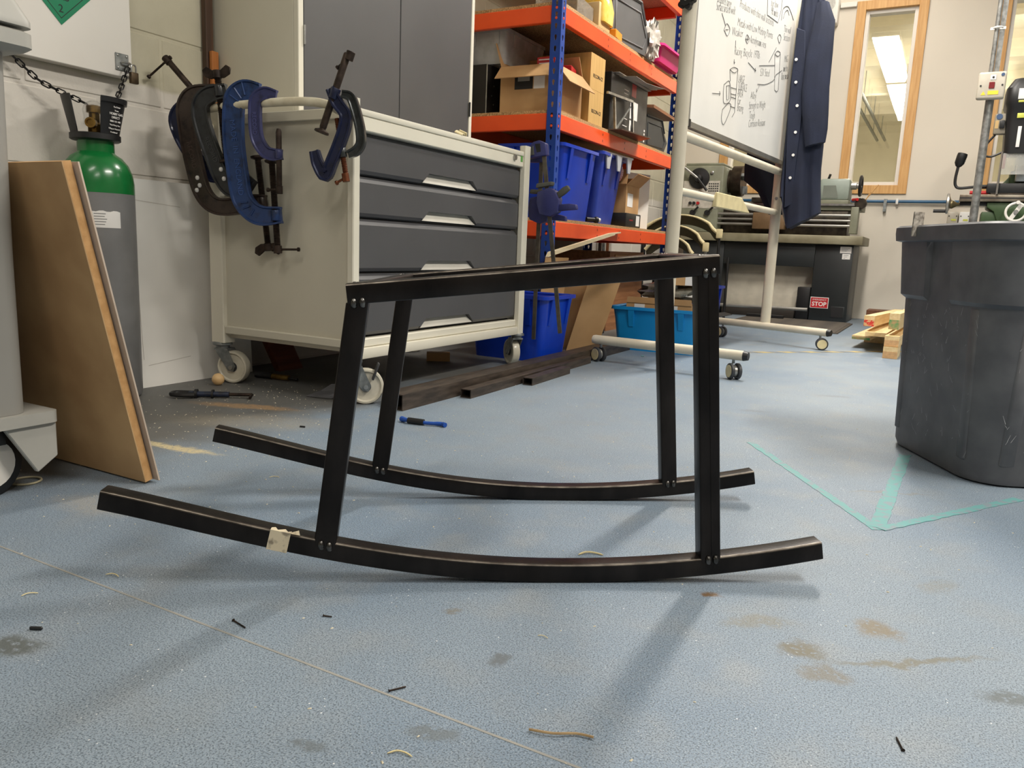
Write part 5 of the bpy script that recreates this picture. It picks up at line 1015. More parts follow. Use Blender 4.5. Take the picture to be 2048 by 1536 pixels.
MB().prism([(0, 0), (-.02, .078), (-.055, .06)], (-1.957, LY-.0475, 1.15), (1, 0, 0), (0, 0, 1), (0, .002, 0)).build('dial_scale', mk('dial_rust', (150, 92, 66), .4), hub)
for a, b in (((-1.957, 1.15), (-2.085, 1.242)), ((-1.957, 1.15), (-1.868, 1.045))): MB().cyl((a[0], LY-.085, a[1]), (b[0], LY-.095, b[1]), .009, .012, n=10).build('lever', m_steel if b[1] > 1.2 else m_black, hub)
MB().sph((-1.85, LY-.03, 1.20), .016, 12, 8, (1, .4, 1)).build('sight_glass', m_steel, la)
for x, m_ in ((-2.018, m_black), (-1.985, m_black), (-1.950, m_red)): MB().cyl((x, LY-.034, .942), (x, LY-.052, .942), .013, n=14).build('push_button', m_, la)
MB().bx(-1.97, -1.90, LY-.05, LY-.031, 1.0, 1.02).build('red_switch', m_red, la)
for x in (-1.99, -1.862):
    l_ = MB().cyl((x, LY-.03, .862), (x, LY-.055, .862), .024, n=14).build('selector', m_black, la); MB().cyl((x, LY-.05, .862), (x+.05, LY-.06, .91), .007, .009, n=8).build('selector_arm', m_black, l_)
MB().lathe([(.05, 0), (.10, 0), (.10, .03), (.128, .032), (.13, .036), (.13, .115), (.125, .12), (.02, .12)], (-1.75, LY+.20, 1.145), (1, 0, 0), 36).build('chuck', mk('chuck_iron', (74, 64, 54), .35, .75, col2=(48, 40, 34), scale=16), la)
for k in range(3):
    a = k*2.094+.6; d_ = V((0, math.cos(a), math.sin(a))); c = V((-1.615, LY+.20, 1.145))+d_*.075
    MB().obx(c, (.04, .03, .07), Matrix(((1, 0, 0), (0, math.sin(a), math.cos(a)), (0, -math.cos(a), math.sin(a))))).build('jaw', m_zinc, la, bev=.003, seg=1)
MB().lathe([(.06, 0), (.06, .05), (.10, .06)], (-1.80, LY+.20, 1.145), (1, 0, 0), 24).build('spindle_nose', m_lg, la)
for z_, r in ((.857, .012), (.816, .010), (.775, .011)): MB().cyl((-1.775, LY+.0, z_), (-.70, LY+.0, z_), r, n=12).build('feed_rod', m_alu, la)
lp('rod_bracket', -.715, -.66, LY-.02, LY+.10, .715, .925, m_lg, .004)
lp('apron_box', -1.47, -1.21, LY-.06, LY+.03, .735, .87, mk('apron_brown', (118, 92, 62), .5, col2=(92, 70, 46), scale=8), .006)
lp('saddle', -1.50, -1.18, LY-.03, LY+.34, .955, .995, m_oil, .005); lp('cross_slide', -1.40, -1.28, LY-.02, LY+.28, .997, 1.05, m_oil, .005)
lp('tool_post', -1.385, -1.295, LY+.08, LY+.17, 1.052, 1.13, m_oil, .005)
lp('tailstock', -.985, -.755, LY+.08, LY+.30, .985, 1.155, m_lg2, .02); lp('tailstock_foot', -1.0, -.75, LY+.05, LY+.33, .950, .984, m_lg, .004)
MB().prism([(-.955, 1.10), (-.86, 1.10), (-.835, 1.0), (-.955, 1.0)], (0, LY+.079, 0), (1, 0, 0), (0, 0, 1), (0, .004, 0)).build('tailstock_recess', mk('recess_green', (112, 118, 108), .5), la)
MB().cyl((-1.08, LY+.19, 1.10), (-.985, LY+.19, 1.10), .024, n=16).build('quill', m_steel, la)
MB().lathe([(.03, 0), (.03, .04), (.022, .045), (.022, .07)], (-.755, LY+.19, 1.105), (1, 0, 0), 16).build('collar', m_alu, la)
hwp = [V((-.685, LY+.19+.075*math.cos(2*PI*i/24), 1.105+.075*math.sin(2*PI*i/24))) for i in range(24)]
hw_ = MB().tube(hwp, .0115, 8, True).build('handwheel', m_black, la)
for k in range(3): MB().cyl((-.70, LY+.19, 1.105), hwp[k*8], .008, n=8).build('spoke', m_zinc, hw_)
MB().cyl((-.94, LY+.2, 1.155), (-.925, LY+.19, 1.20), .01, n=8).build('lock_lever', m_black, la)
MB().cyl((-.72, LY+.06, .985), (-.68, LY+.0, .985), .012, n=10).build('red_grip', m_red, la)
MB().lathe([(.01, -.03), (.04, -.03), (.045, -.02), (.045, .02), (.04, .03), (.01, .03)], (-.655, LY+.04, .955), (0, 1, 0), 20).build('motor_end', m_oil, la)
for a, b in (((-.63, LY+.05, .98), (-.54, LY+.02, 1.10)), ((-.63, LY+.05, .97), (-.59, LY+.03, 1.05))): tag(MB().cyl(a, b, .004, n=6).build('wood_stick', m_oak), ('longer' if b[2] > 1.08 else 'shorter')+' wooden stick poking up at the end of the lathe', 'stick')
sg_ = thing('emergency_stop_sign', 'red EMERGENCY STOP sign on the lathe pedestal', 'sign', (-.88, LY, .15))
MB().bx(-.952, -.810, LY-.003, LY-.0005, .107, .197).build('plate', m_paper, sg_, bev=.001, seg=1); MB().bx(-.947, -.815, LY-.0042, LY-.0031, .112, .192).build('red_field', mk('sign_red', (196, 36, 44), .45), sg_, smooth=False)
text('lettering', 'EMERGENCY', .019, (-.881, LY-.0044, .170), (1, 0, 0), (0, 0, 1), m_paper, sg_, align='CENTER'); text('lettering', 'STOP', .047, (-.881, LY-.0044, .126), (1, 0, 0), (0, 0, 1), m_paper, sg_, align='CENTER', thin=.0012)
for q, lab in (((-.765, -.68, .56, .612), 'white machine label high on the right lathe pedestal'), ((-.745, -.685, .512, .555), 'smaller white label below the other on the pedestal')):
    o = tag(MB().bx(q[0], q[1], LY-.0022, LY-.0005, q[2], q[3]).build('machine_label', m_paper, smooth=False), lab, 'label')
    for k in range(3): MB().bx(q[0]+.01, q[1]-.012-.012*k, LY-.0028, LY-.0023, q[3]-.014-.011*k, q[3]-.011-.011*k).build('print_line', mk('print_grey', (120, 120, 118), .7), o, smooth=False)
MB().bx(-.79, -.685, LY-.002, LY-.0005, .035, .13).build('vent_frame', m_ped, la, bev=.004); MB().bx(-.782, -.693, LY-.004, LY-.0021, .043, .122).build('vent_hole', m_ink, la, smooth=False)
tag(MB().cyl((-1.72, LY-.10, .085), (-.965, LY-.03, .09), .014, n=10).build('steel_rod', m_alu), 'bright rod lying under the lathe', 'rod')
tag(MB().bx(-1.69, -1.08, LY+.04, LY+.12, .0, .07).build('timber_baulk', mk('dark_baulk', (50, 44, 38), .8), bev=.004), 'dark timber baulk on the floor under the lathe', 'timber')
tag(MB().bx(-1.07, -.965, LY+.05, LY+.16, .0, .27).build('black_tin', m_black, bev=.006), 'black tin between the lathe pedestals', 'tin')
tag(MB().bx(-1.42, -1.12, LY-.20, LY-.16, .0125, .035).build('black_bar', m_black, bev=.002, seg=1), 'short black bar lying on the rubber mat', 'bar')
# rubber mat with ribs
mt = thing('rubber_mat', 'ribbed black rubber mat in front of the lathe', 'mat', (-1.3, 6.2, 0))
m_rub = mk('rubber', (66, 60, 54), .7, col2=(84, 76, 66), scale=10)
MB().bx(-1.43, -.60, 5.78, LY-.10, 0, .008).build('sheet', m_rub, mt, smooth=False)
rb_ = None
for k in range(24):
    y = 5.80+.042*k
    if rb_ is None: rb_ = MB().prism([(0, 0), (.022, 0), (.017, .005), (.005, .005)], (-1.42, y, .008), (0, 1, 0), (0, 0, 1), (.80, 0, 0)).build('rib', m_rub, mt)
    else: o = rb_.copy(); COL.objects.link(o); o.location.y = .042*k
# ------------------------------------------------------------------ galvanised conduit with isolator
PY = 5.4
cp = thing('conduit_post', 'galvanised conduit post standing by the milling machine', 'conduit', (.105, PY, 0))
m_galv = mk('galvanised', (150, 150, 146), .45, .6, col2=(112, 112, 110), scale=40, det=5)
MB().cyl((.106, PY, 0), (.106, PY, 1.445), .022, n=18).build('lower_pipe', m_galv, cp)
MB().cyl((.092, PY, 1.59), (.092, PY, CEIL), .012, n=12).build('upper_pipe', m_galv, cp); MB().bx(.106, .132, PY+.005, PY+.03, 1.5, CEIL).build('channel', m_galv, cp)
MB().tube(arc((.098, PY-.005, 1.83), .022, PI, 0, 8, (1, 0, 0), (0, -1, 0)), .005, 6).build('saddle', m_white, cp); MB().bx(.06, .136, PY+.003, PY+.008, 1.823, 1.837).build('saddle_base', m_white, cp)
iso = thing('isolator_switch', 'white isolator box with red rocker on the conduit post', 'switch', (.105, PY-.03, 1.43))
MB().bx(.034, .172, PY-.075, PY-.0235, 1.435, 1.582).build('box', mk('box_cream', (196, 188, 172), .4), iso, bev=.012, seg=3)
MB().bx(.090, .118, PY-.079, PY-.0755, 1.49, 1.525).build('rocker', mk('rocker_red', (122, 22, 26), .35), iso, bev=.002, seg=1)
MB().bx(.093, .120, PY-.077, PY-.0755, 1.538, 1.564).build('label', m_paper, iso); MB().cyl((.107, PY-.077, 1.55), (.107, PY-.078, 1.55), .006, n=10).build('mark', m_ink, iso)
MB().bx(.088, .140, PY-.077, PY-.0755, 1.457, 1.478).build('yellow_label', mk('yellow_label', (236, 206, 60), .5), iso); MB().prism([(.055, 1.456), (.079, 1.456), (.067, 1.477)], (0, PY-.0765, 0), (1, 0, 0), (0, 0, 1), (0, .001, 0)).build('warning_triangle', mk('yellow_label', (236, 206, 60), .5), iso)
MB().cyl((.152, PY-.076, 1.563), (.152, PY-.0775, 1.563), .009, n=12).build('blue_dot', mk('dot_blue', (60, 84, 120), .5), iso)
for x in (.05, .155): MB().cyl((x, PY-.076, 1.507), (x, PY-.0775, 1.507), .005, n=8).build('screw', m_ink, iso)
# ------------------------------------------------------------------ milling machine
MY = 6.3
m_mg = mk('mill_green', (66, 88, 54), .5, col2=(54, 74, 44), scale=6)
ml_ = thing('milling_machine', 'green milling machine with a black head by the right window', 'milling machine', (.45, MY, 0))
def mp_(nm, x0, x1, y0, y1, z0, z1, m, bev=.006): return MB().bx(x0, x1, y0, y1, z0, z1).build(nm, m, ml_, bev=bev)
mp_('base', .16, .80, MY-.2, MY+.55, 0, .10, m_mg, .02); mp_('pedestal', .25, .70, MY-.05, MY+.5, .10, .80, m_mg, .02); mp_('base_foot', .165, .26, MY-.06, MY+.2, .80, .865, m_mg)
MB().prism([(.19, .925), (.75, .925), (.75, .80), (.26, .80), (.235, .865), (.19, .895)], (0, MY-.08, 0), (1, 0, 0), (0, 0, 1), (0, .3, 0)).build('saddle', m_mg, ml_, bev=.006)
mp_('table', .025, .95, MY-.10, MY+.12, .93, .975, mk('table_steel', (150, 142, 128), .35, .6, col2=(110, 98, 84), scale=12), .003)
mp_('table_slot', .026, .949, MY-.1005, MY-.0995, .948, .957, m_ink, 0); mp_('table_rod', .03, .20, MY-.06, MY-.02, .905, .929, m_black, .003)
mp_('column', .34, .60, MY+.12, MY+.42, .80, 1.70, m_mg, .03); mp_('column_front', .30, .62, MY+.0, MY+.14, 1.03, 1.14, m_mg, .02)
MB().prism([(.235, 1.02), (.30, 1.10), (.62, 1.10), (.62, .976), (.235, .976)], (0, MY+.02, 0), (1, 0, 0), (0, 0, 1), (0, .10, 0)).build('knee', m_mg, ml_, bev=.006)
mp_('vice', .175, .42, MY-.09, MY+.0, .985, 1.05, m_black, .006); mp_('vice_base', .20, .42, MY-.10, MY+.01, .976, .9845, m_oil, .002); MB().cyl((.12, MY-.04, 1.03), (.18, MY-.04, 1.03), .014, n=10).build('vice_screw', m_black, ml_)
MB().cyl((.08, MY-.06, .990), (.19, MY-.06, .990), .012, n=10).build('red_handle', m_red, ml_)
MB().loft([rr(.37, MY-.02, .26, .26, .04, 1.235), rr(.37, MY-.02, .28, .28, .04, 1.40), rr(.37, MY-.02, .30, .30, .05, 1.52), rr(.37, MY-.02, .32, .32, .05, 1.545), rr(.37, MY-.02, .32, .32, .05, 1.64), rr(.37, MY-.02, .25, .25, .05, 1.70)]).build('head', m_black, ml_)
mp_('belt_guard', .24, .6, MY-.14, MY-.13, 1.10, 1.235, mk('guard_clear', (196, 196, 190), .2, alpha=.4), .002); mp_('quill', .33, .41, MY-.06, MY+.02, 1.06, 1.235, m_steel, .01)
for q in ((.30, .35), (.37, .40)): mp_('head_scale', q[0], q[0]+.02, MY-.162, MY-.158, 1.27, 1.40, m_paper, .001)
mp_('head_label', .275, .36, MY-.182, MY-.178, 1.565, 1.63, m_paper, .001); mp_('head_label', .285, .36, MY-.172, MY-.168, 1.45, 1.48, mk('label_lime', (206, 208, 90), .5), .001); mp_('head_label', .28, .36, MY-.182, MY-.178, 1.545, 1.558, mk('label_lime', (206, 208, 90), .5), .001)
sw = mp_('switch_box', .165, .245, MY-.12, MY-.06, 1.36, 1.49, mk('switch_grey', (142, 134, 118), .5), .01)
MB().cyl((.19, MY-.121, 1.47), (.19, MY-.124, 1.47), .018, n=14).build('blue_badge', mk('dot_blue', (60, 84, 120), .5), sw); MB().bx(.195, .225, MY-.135, MY-.121, 1.395, 1.445).build('rocker', m_black, sw, bev=.004); MB().bx(.170, .19, MY-.122, MY-.1205, 1.395, 1.445).build('label', mk('label_tan', (196, 164, 110), .5), sw)
mp_('depth_stop', .245, .26, MY-.12, MY-.10, 1.14, 1.32, m_red, .002); MB().cyl((.235, MY-.11, .976), (.235, MY-.11, 1.25), .007, n=8).build('stop_rod', m_alu, ml_)
MB().tube(smooth_path([(.18, MY-.09, 1.36), (.14, MY-.09, 1.30), (.13, MY-.09, 1.24), (.17, MY-.09, 1.22), (.24, MY-.09, 1.25)], 5), .007, 8).build('cable', m_black, ml_)
MB().lathe([(.008, 0), (.008, .02), (.028, .02), (.03, .03), (.012, .06), (.010, .10)], (-.045, MY, .915), (1, 0, 0), 16).build('table_screw', mk('bronze', (116, 104, 74), .4, .7), ml_)
hwd = MB().lathe([(.012, -.01), (.06, -.022), (.07, -.018), (.07, -.006), (.05, -.002), (.014, .012)], (-.03, MY, .92), (1, 0, 0), 26).build('table_handwheel', m_alu, ml_)
MB().cyl((-.045, MY-.02, .868), (-.125, MY-.02, .868), .012, n=10).build('crank_handle', m_black, hwd)
wh = [V((.356+.057*math.cos(2*PI*i/28), MY-.16, .86+.057*math.sin(2*PI*i/28))) for i in range(28)]
w_ = MB().tube(wh, .008, 8, True).build('saddle_handwheel', m_white, ml_); MB().obx((.356, MY-.16, .86), (.026, .010, .12), Matrix.Rotation(.5, 3, 'Y')).build('spoke', m_white, w_); MB().cyl((.356, MY-.175, .86), (.356, MY-.05, .86), .014, n=12).build('shaft', m_alu, w_); MB().cyl((.36, MY-.19, .92), (.36, MY-.155, .92), .012, n=10).build('grip', m_white, w_)
lm = thing('work_lamp', 'black gooseneck work lamp on the milling machine', 'lamp', (.03, MY-.06, .98))
MB().tube(smooth_path([(.19, MY-.05, 1.035), (.10, MY-.05, 1.028), (.02, MY-.05, 1.02), (-.008, MY-.05, 1.035), (-.016, MY-.05, 1.08), (-.008, MY-.05, 1.17)], 5), .0095, 10).build('gooseneck', m_black, lm)
MB().lathe([(.010, -.005), (.018, .0), (.03, .02), (.032, .07), (.030, .085), (.022, .088)], (-.009, MY-.05, 1.165), (.22, 0, 1), 22).build('lamp_head', m_black, lm); MB().sph((.022, MY-.055, 1.2), .010, 8, 6).build('switch', m_alu, lm)
bx2 = thing('wall_socket_box', 'white double socket box with yellow labels low on the wall', 'socket', (.03, YW, .82))
for x0, m_ in ((-.04, mk('box_cream', (196, 188, 172), .4)), (.045, m_paper)):
    b_ = MB().bx(x0, x0+.078, YW-.06, YW-.002, .835, .935).build('box', m_, bx2, bev=.01); MB().bx(x0+.03, x0+.065, YW-.0625, YW-.0605, .862, .876).build('label', mk('label_lime', (206, 208, 90), .5), b_)
    for dx in (.012, .066): MB().cyl((x0+dx, YW-.0605, .90), (x0+dx, YW-.0625, .90), .005, n=8).build('hole', m_ink, b_)
# ------------------------------------------------------------------ square grey waste bin
m_wbin = mk('waste_bin_grey', (104, 104, 106), .5, col2=(88, 88, 91), scale=14, det=6, bump=.08, bscale=120)
wb_ = thing('waste_bin', 'large square dark grey plastic waste bin at the right edge', 'bin', (.21, 2.34, 0))
BX, BY, BAng = .213, 2.345, .478
R_ = lambda w, z, r=.085: rr(BX, BY, w, w, r, z, BAng, 9)
MB().loft([R_(.42, .0, .08), R_(.452, .004), R_(.462, .02), R_(.492, .44), R_(.500, .565), R_(.488, .565), R_(.48, .44), R_(.44, .012, .07)]).build('shell', m_wbin, wb_)
MB().loft([R_(.524, .556), R_(.552, .560), R_(.556, .578), R_(.556, .594), R_(.545, .599), R_(.515, .597), R_(.508, .585), R_(.512, .556)], closed=True, cap=False).build('rim', m_wbin, wb_)
e1 = V((-math.sin(BAng), math.cos(BAng), 0)); e2 = V((math.cos(BAng), math.sin(BAng), 0)); bc = V((BX, BY, 0))
# raised upper bands wrap round the corners and leave a recessed channel in the middle of each side
for q in range(4):
    aa = BAng+q*PI/2; ca, sa = math.cos(aa), math.sin(aa)
    def prof_(w, ch):
        r = .085; pts = [(w/2, ch)]+[(w/2-r+r*math.cos(t), w/2-r+r*math.sin(t)) for t in [PI/2*i/8 for i in range(9)]]+[(ch, w/2)]
        return [V((BX+x*ca-y*sa, BY+x*sa+y*ca, 0)) for x, y in pts]
    A_, B_, C_, D_ = prof_(.484, .055), prof_(.510, .062), prof_(.529, .062), prof_(.49, .055)
    MB().loft([[A_[i]+UP*.405, B_[i]+UP*.418, C_[i]+UP*.557, D_[i]+UP*.557] for i in range(len(A_))]).build('raised_band', m_wbin, wb_, ang=30)
for n_, t_ in ((-e2, e1), (-e1, e2), (e2, e1), (e1, e2)):
    for a in (-.16, .16):
        MB().hexa([bc+n_*.225+t_*(a-.02)+UP*.05, bc+n_*.225+t_*(a+.02)+UP*.05, bc+n_*.2335+t_*(a+.014)+UP*.05, bc+n_*.2335+t_*(a-.014)+UP*.05, bc+n_*.238+t_*(a-.02)+UP*.404, bc+n_*.238+t_*(a+.02)+UP*.404, bc+n_*.2468+t_*(a+.014)+UP*.404, bc+n_*.2468+t_*(a-.014)+UP*.404]).build('rib', m_wbin, wb_, bev=.003, seg=1)
m_scr = mk('scratch_pale', (190, 190, 190), .7)
sc_ = MB(); rs = random.Random(4)
for k in range(150):
    n_, t_ = ((-e1, e2), (-e2, e1))[k % 2]; a = rs.uniform(-.19, .19); z_ = rs.uniform(.05, .40); L_ = rs.uniform(.004, .022); an = rs.uniform(.6, 2.4)
    off = .2315+(.246-.2315)*(z_-.02)/.42+.0012
    p = bc+n_*off+t_*a+UP*z_; d_ = t_*math.cos(an)*L_+(UP+n_*.035)*math.sin(an)*L_; w_ = t_*.0010
    sc_.add([p, p+w_, p+d_+w_*.5, p+d_], [(0, 1, 2, 3)])
tag(sc_.build('scratches', m_scr, wb_, smooth=False), kind='stuff')
text('moulded_number', '3526', .016, bc-e1*.2575+e2*(-.19)+UP*.47, e2, UP, m_wbin, wb_, depth=.0012)
tag(MB().loft([[bc-e2*.275+e1*.10+V((dx, dy, z_)) for dx, dy in ((-.012, -.012), (.010, .010), (.013, .007), (-.009, -.015))] for dx0, z_ in ((0, .57), (0, .60), (0, .615), (0, .632))]).build('tape_tag', mk('silver_tape', (206, 198, 186), .4, .2, col2=(130, 122, 112), scale=90)), 'crumpled silver tape stuck on the bin rim', 'tape')
# ------------------------------------------------------------------ timber pile
m_pine = wood('pine', (232, 206, 156), (216, 184, 128), axis=1); m_end = mk('pine_end', (214, 170, 120), .8, scale=60)
def plank(label, p, q, w, h, paint=None):
    p, q = V(p), V(q); t = thing('timber_length', label, 'timber', tuple(p), 'pine timber offcuts by the wall'); d = (q-p).normalized(); s = d.cross(UP).normalized(); up = s.cross(d)
    MB().hexa([p-s*w/2, p+s*w/2, q+s*w/2, q-s*w/2, p-s*w/2+up*h, p+s*w/2+up*h, q+s*w/2+up*h, q-s*w/2+up*h]).build('length', m_pine, t, smooth=False)
    if paint: MB().hexa([p-s*w*.49-d*.001+up*h*.02, p+s*w*.49-d*.001+up*h*.02, p+s*w*.49-d*.0002+up*h*.02, p-s*w*.49-d*.0002+up*h*.02, p-s*w*.49-d*.001+up*h*.6, p+s*w*.49-d*.001+up*h*.6, p+s*w*.49-d*.0002+up*h*.6, p-s*w*.49-d*.0002+up*h*.6]).build('painted_end', paint, t, smooth=False)
g_p = mk('end_green', (60, 150, 90), .6, col2=(190, 150, 104), scale=40); r_p = mk('end_red', (206, 60, 50), .6, col2=(214, 170, 120), scale=50, lo=.45, hi=.5)
plank('block of pine on the floor at the front of the timber pile', (-.205, 4.55, .0), (-.20, 4.75, .0), .07, .062, m_end)
plank('lower pine batten on the front block of the timber pile', (-.205, 4.56, .064), (-.17, 6.1, .02), .07, .055, m_end)
plank('upright-edged pine batten with a green end on the timber pile', (-.207, 4.62, .15), (-.17, 6.4, .10), .05, .085, g_p)
plank('wide pine board with a green end on the timber pile', (-.385, 4.95, .052), (-.30, 6.4, .045), .10, .022, g_p)
plank('second pine board lying over the wide one', (-.30, 4.80, .09), (-.26, 6.3, .075), .11, .022, None)
plank('red-ended pine batten on top of the timber pile', (-.345, 4.85, .14), (-.26, 6.3, .11), .055, .06, r_p)
plank('pine spacer under the boards of the timber pile', (-.40, 5.4, 0), (-.10, 5.4, 0), .05, .05, None)
tag(MB().bx(-.52, -.34, 6.9, 7.1, 0, .12).build('brown_block', wood('brown_block', (116, 74, 46), (96, 58, 36)), bev=.003, seg=1), 'brown wooden block on the floor beside the lathe', 'block')
# ------------------------------------------------------------------ steel lengths on the floor
m_bar = mk('rusty_bar', (96, 84, 74), .5, .55, col2=(64, 56, 50), scale=18, det=6, stretch=(4, .6, 4))
def hollow(label, p, q, w, h, z):
    p, q = V((p[0], p[1], z)), V((q[0], q[1], z)); t = thing('steel_tube', label, 'steel tube', tuple(p), 'lengths of square steel tube on the floor'); d = (q-p).normalized(); s = d.cross(UP).normalized(); th = .003
    o = lambda c, k: [c-s*(w/2-k)+UP*k, c+s*(w/2-k)+UP*k, c+s*(w/2-k)+UP*(h-k), c-s*(w/2-k)+UP*(h-k)]
    MB().loft([o(p+d*.3, th), o(p, th), o(p, 0), o(q, 0), o(q, th), o(q-d*.3, th)]).build('tube', m_bar, t, smooth=False)
hollow('longest square steel tube, nearest the drawer cabinet', (-1.405, 1.86), (-1.41, 3.93), .05, .05, .0)
hollow('second steel tube lying on the floor beside the longest', (-1.345, 2.16), (-1.368, 3.22), .04, .03, .0)
hollow('short steel tube in front of the other two', (-1.302, 2.52), (-1.315, 2.88), .04, .028, .0)
hollow('steel tube lying behind the longest one', (-1.463, 1.90), (-1.465, 3.7), .05, .04, .0)
# ------------------------------------------------------------------ small things on the floor
tag(MB().sph((-2.105, 1.80, .0205), .0205, 20, 14).build('wooden_ball', wood('ball_wood', (226, 190, 138), (212, 172, 118))), 'small wooden ball by the rear castor of the cabinet', 'ball')
fc = thing('floor_clamp', 'small dark clamp lying on the floor before the white panel', 'clamp', (-1.95, 1.64, 0))
f0, f1 = V((-2.045, 1.572, .012)), V((-1.852, 1.712, .012)); fd = (f1-f0).normalized(); fs = fd.cross(UP)
m_fb = paint('floor_clamp_blue', (34, 44, 66), (24, 26, 34))
MB().tube(smooth_path([f0+fd*.07+fs*.014, f0+fd*.03+fs*.02, f0+fs*.006, f0+fd*.012-fs*.016, f0+fd*.06-fs*.014], 5), .008, 8).build('jaw', m_black, fc)
MB().cyl(f0+fd*.05, f0+fd*.17, .009, n=12).build('sleeve', m_fb, fc); MB().cyl(f0+fd*.068, f0+fd*.076, .016, n=12).build('collar', m_black, fc); MB().cyl(f0+fd*.118, f0+fd*.124, .015, n=12).build('collar', m_black, fc)
MB().cyl(f0+fd*.16, f1, .0055, n=10).build('rod', m_iron, fc); MB().cyl(f1-fs*.002, f1+fs*.03-UP*.004, .0045, n=8).build('handle', m_iron, fc)
pn_ = thing('blue_pen', 'blue plastic tool lying on the floor beyond the rocker', 'tool', (-1.23, 1.75, 0))
MB().tube(smooth_path([(-1.30, 1.748, .008), (-1.27, 1.742, .009), (-1.22, 1.752, .007), (-1.18, 1.768, .007), (-1.162, 1.764, .007)], 4), [.008, .008, .007, .006, .005, .005, .005, .005, .005, .005, .005, .006, .006, .006, .007, .007, .007], 8).build('shaft', mk('pen_blue', (28, 84, 180), .4), pn_)
MB().cyl((-1.272, 1.741, .009), (-1.225, 1.751, .008), .0088, n=10).build('grip', m_black, pn_)
MB().tube(arc((-1.551, .85, .003), .026, 0, 2*PI, 28, (1, 0, 0), (0, 1, 0))[:-1], .0022, 6, True).build('rubber_band', mk('band_cream', (204, 194, 160), .7))
tag(bpy.data.objects['rubber_band'], 'pale rubber ring lying beside the grey machine', 'ring')
bl = thing('door_bolt', 'old bolt and screwdriver bit lying under the drawer cabinet', 'bolt', (-2.06, 1.99, 0))
MB().cyl((-2.06, 2.0, .011), (-1.99, 2.01, .011), .010, n=12).build('shank', m_brass, bl); MB().cyl((-2.125, 1.985, .013), (-2.06, 2.0, .012), .012, n=10).build('head', m_black, bl); MB().cyl((-1.99, 2.01, .011), (-1.955, 2.016, .009), .005, n=8).build('tip', m_black, bl)
tag(MB().obx((-1.89, 2.80, .018), (.10, .05, .036), rz(.6)).build('card_offcut', m_card, smooth=False), 'small cardboard block under the drawer cabinet', 'offcut')
tag(MB().loft([[V((-1.75, 1.84, .002)), V((-1.66, 1.86, .002)), V((-1.66, 1.86, .003)), V((-1.75, 1.84, .003))], [V((-1.74, 1.90, .012)), V((-1.65, 1.92, .016)), V((-1.65, 1.92, .017)), V((-1.74, 1.90, .013))], [V((-1.73, 1.94, .03)), V((-1.66, 1.95, .035)), V((-1.66, 1.95, .036)), V((-1.73, 1.94, .031))]]).build('grey_sheet', mk('sheet_slate', (104, 104, 108), .5), smooth=False), 'bent scrap of grey sheet behind the near castor', 'scrap')
lw = thing('brown_plank', 'dark red-brown plank leaning under the drawer cabinet', 'plank', (-2.2, 2.12, 0))
MB().hexa([(-2.19, 2.14, 0), (-2.16, 2.14, 0), (-2.16, 2.26, 0), (-2.19, 2.26, 0), (-2.26, 2.12, .15), (-2.23, 2.12, .15), (-2.23, 2.24, .15), (-2.26, 2.24, .15)]).build('plank', wood('red_plank', (112, 58, 34), (92, 44, 26)), lw, smooth=False)
m_teal = mk('teal_tape', (98, 152, 152), .6, col2=(122, 138, 146), scale=55, det=6, lo=.40, hi=.50)
def tape(label, a, b, w, seed):
    z0 = .0003*seed
    a, b = V((a[0], a[1], 0)), V((b[0], b[1], 0)); d = (b-a); L_ = d.length; d = d/L_; s = d.cross(UP); n = 26; rn = random.Random(seed); mb = MB(); vs = []
    for i in range(n+1):
        c = a+d*(L_*i/n); vs += [c-s*(w/2+rn.uniform(-.0025, .0015)), c+s*(w/2+rn.uniform(-.0025, .0015))]
    lo = [v+UP*.0001 for v in vs]; hi = [v+UP*(.0004+z0) for v in vs]; m_ = len(vs)
    fs_ = []
    for i in range(n):
        q = (2*i, 2*i+1, 2*i+3, 2*i+2); fs_ += [tuple(m_+j for j in q), (2*i, 2*i+2, m_+2*i+2, m_+2*i), (2*i+1, m_+2*i+1, m_+2*i+3, 2*i+3)]
    mb.add(lo+hi, fs_)
    tag(mb.build('floor_tape', m_teal, smooth=False), label, 'tape', 'teal tape lines on the floor')
tape('worn teal tape line running towards the rocker', (-.412, 2.142), (-.054, 1.578), .021, 1)
tape('short teal tape line pointing at the bin corner', (-.036, 2.27), (-.056, 1.59), .029, 2)
tape('teal tape line running right beneath the bin', (-.05, 1.585), (.20, 1.985), .021, 3)
hz = thing('hazard_tape', 'worn yellow and black hazard tape line on the far floor', 'tape', (-.5, 4.6, 0))
h0, h1 = V((-.98, 4.09, .0003)), V((.35, 5.55, .0003)); hd = (h1-h0).normalized(); hs_ = hd.cross(UP); hl = (h1-h0).length; nh = 26
for i in range(nh):
    a = h0+hd*(hl*i/nh); b = h0+hd*(hl*(i+1)/nh); k = hs_*.022; sk = hd*.02
    MB().hexa([a-k-sk, a+k+sk, b+k+sk, b-k-sk]+[p+UP*.0006 for p in (a-k-sk, a+k+sk, b+k+sk, b-k-sk)]).build('stripe', mk('hazard_yellow', (186, 164, 96), .7, col2=(150, 140, 110), scale=30) if i % 2 else mk('hazard_black', (96, 98, 96), .7, col2=(120, 126, 130), scale=30), hz, smooth=False)
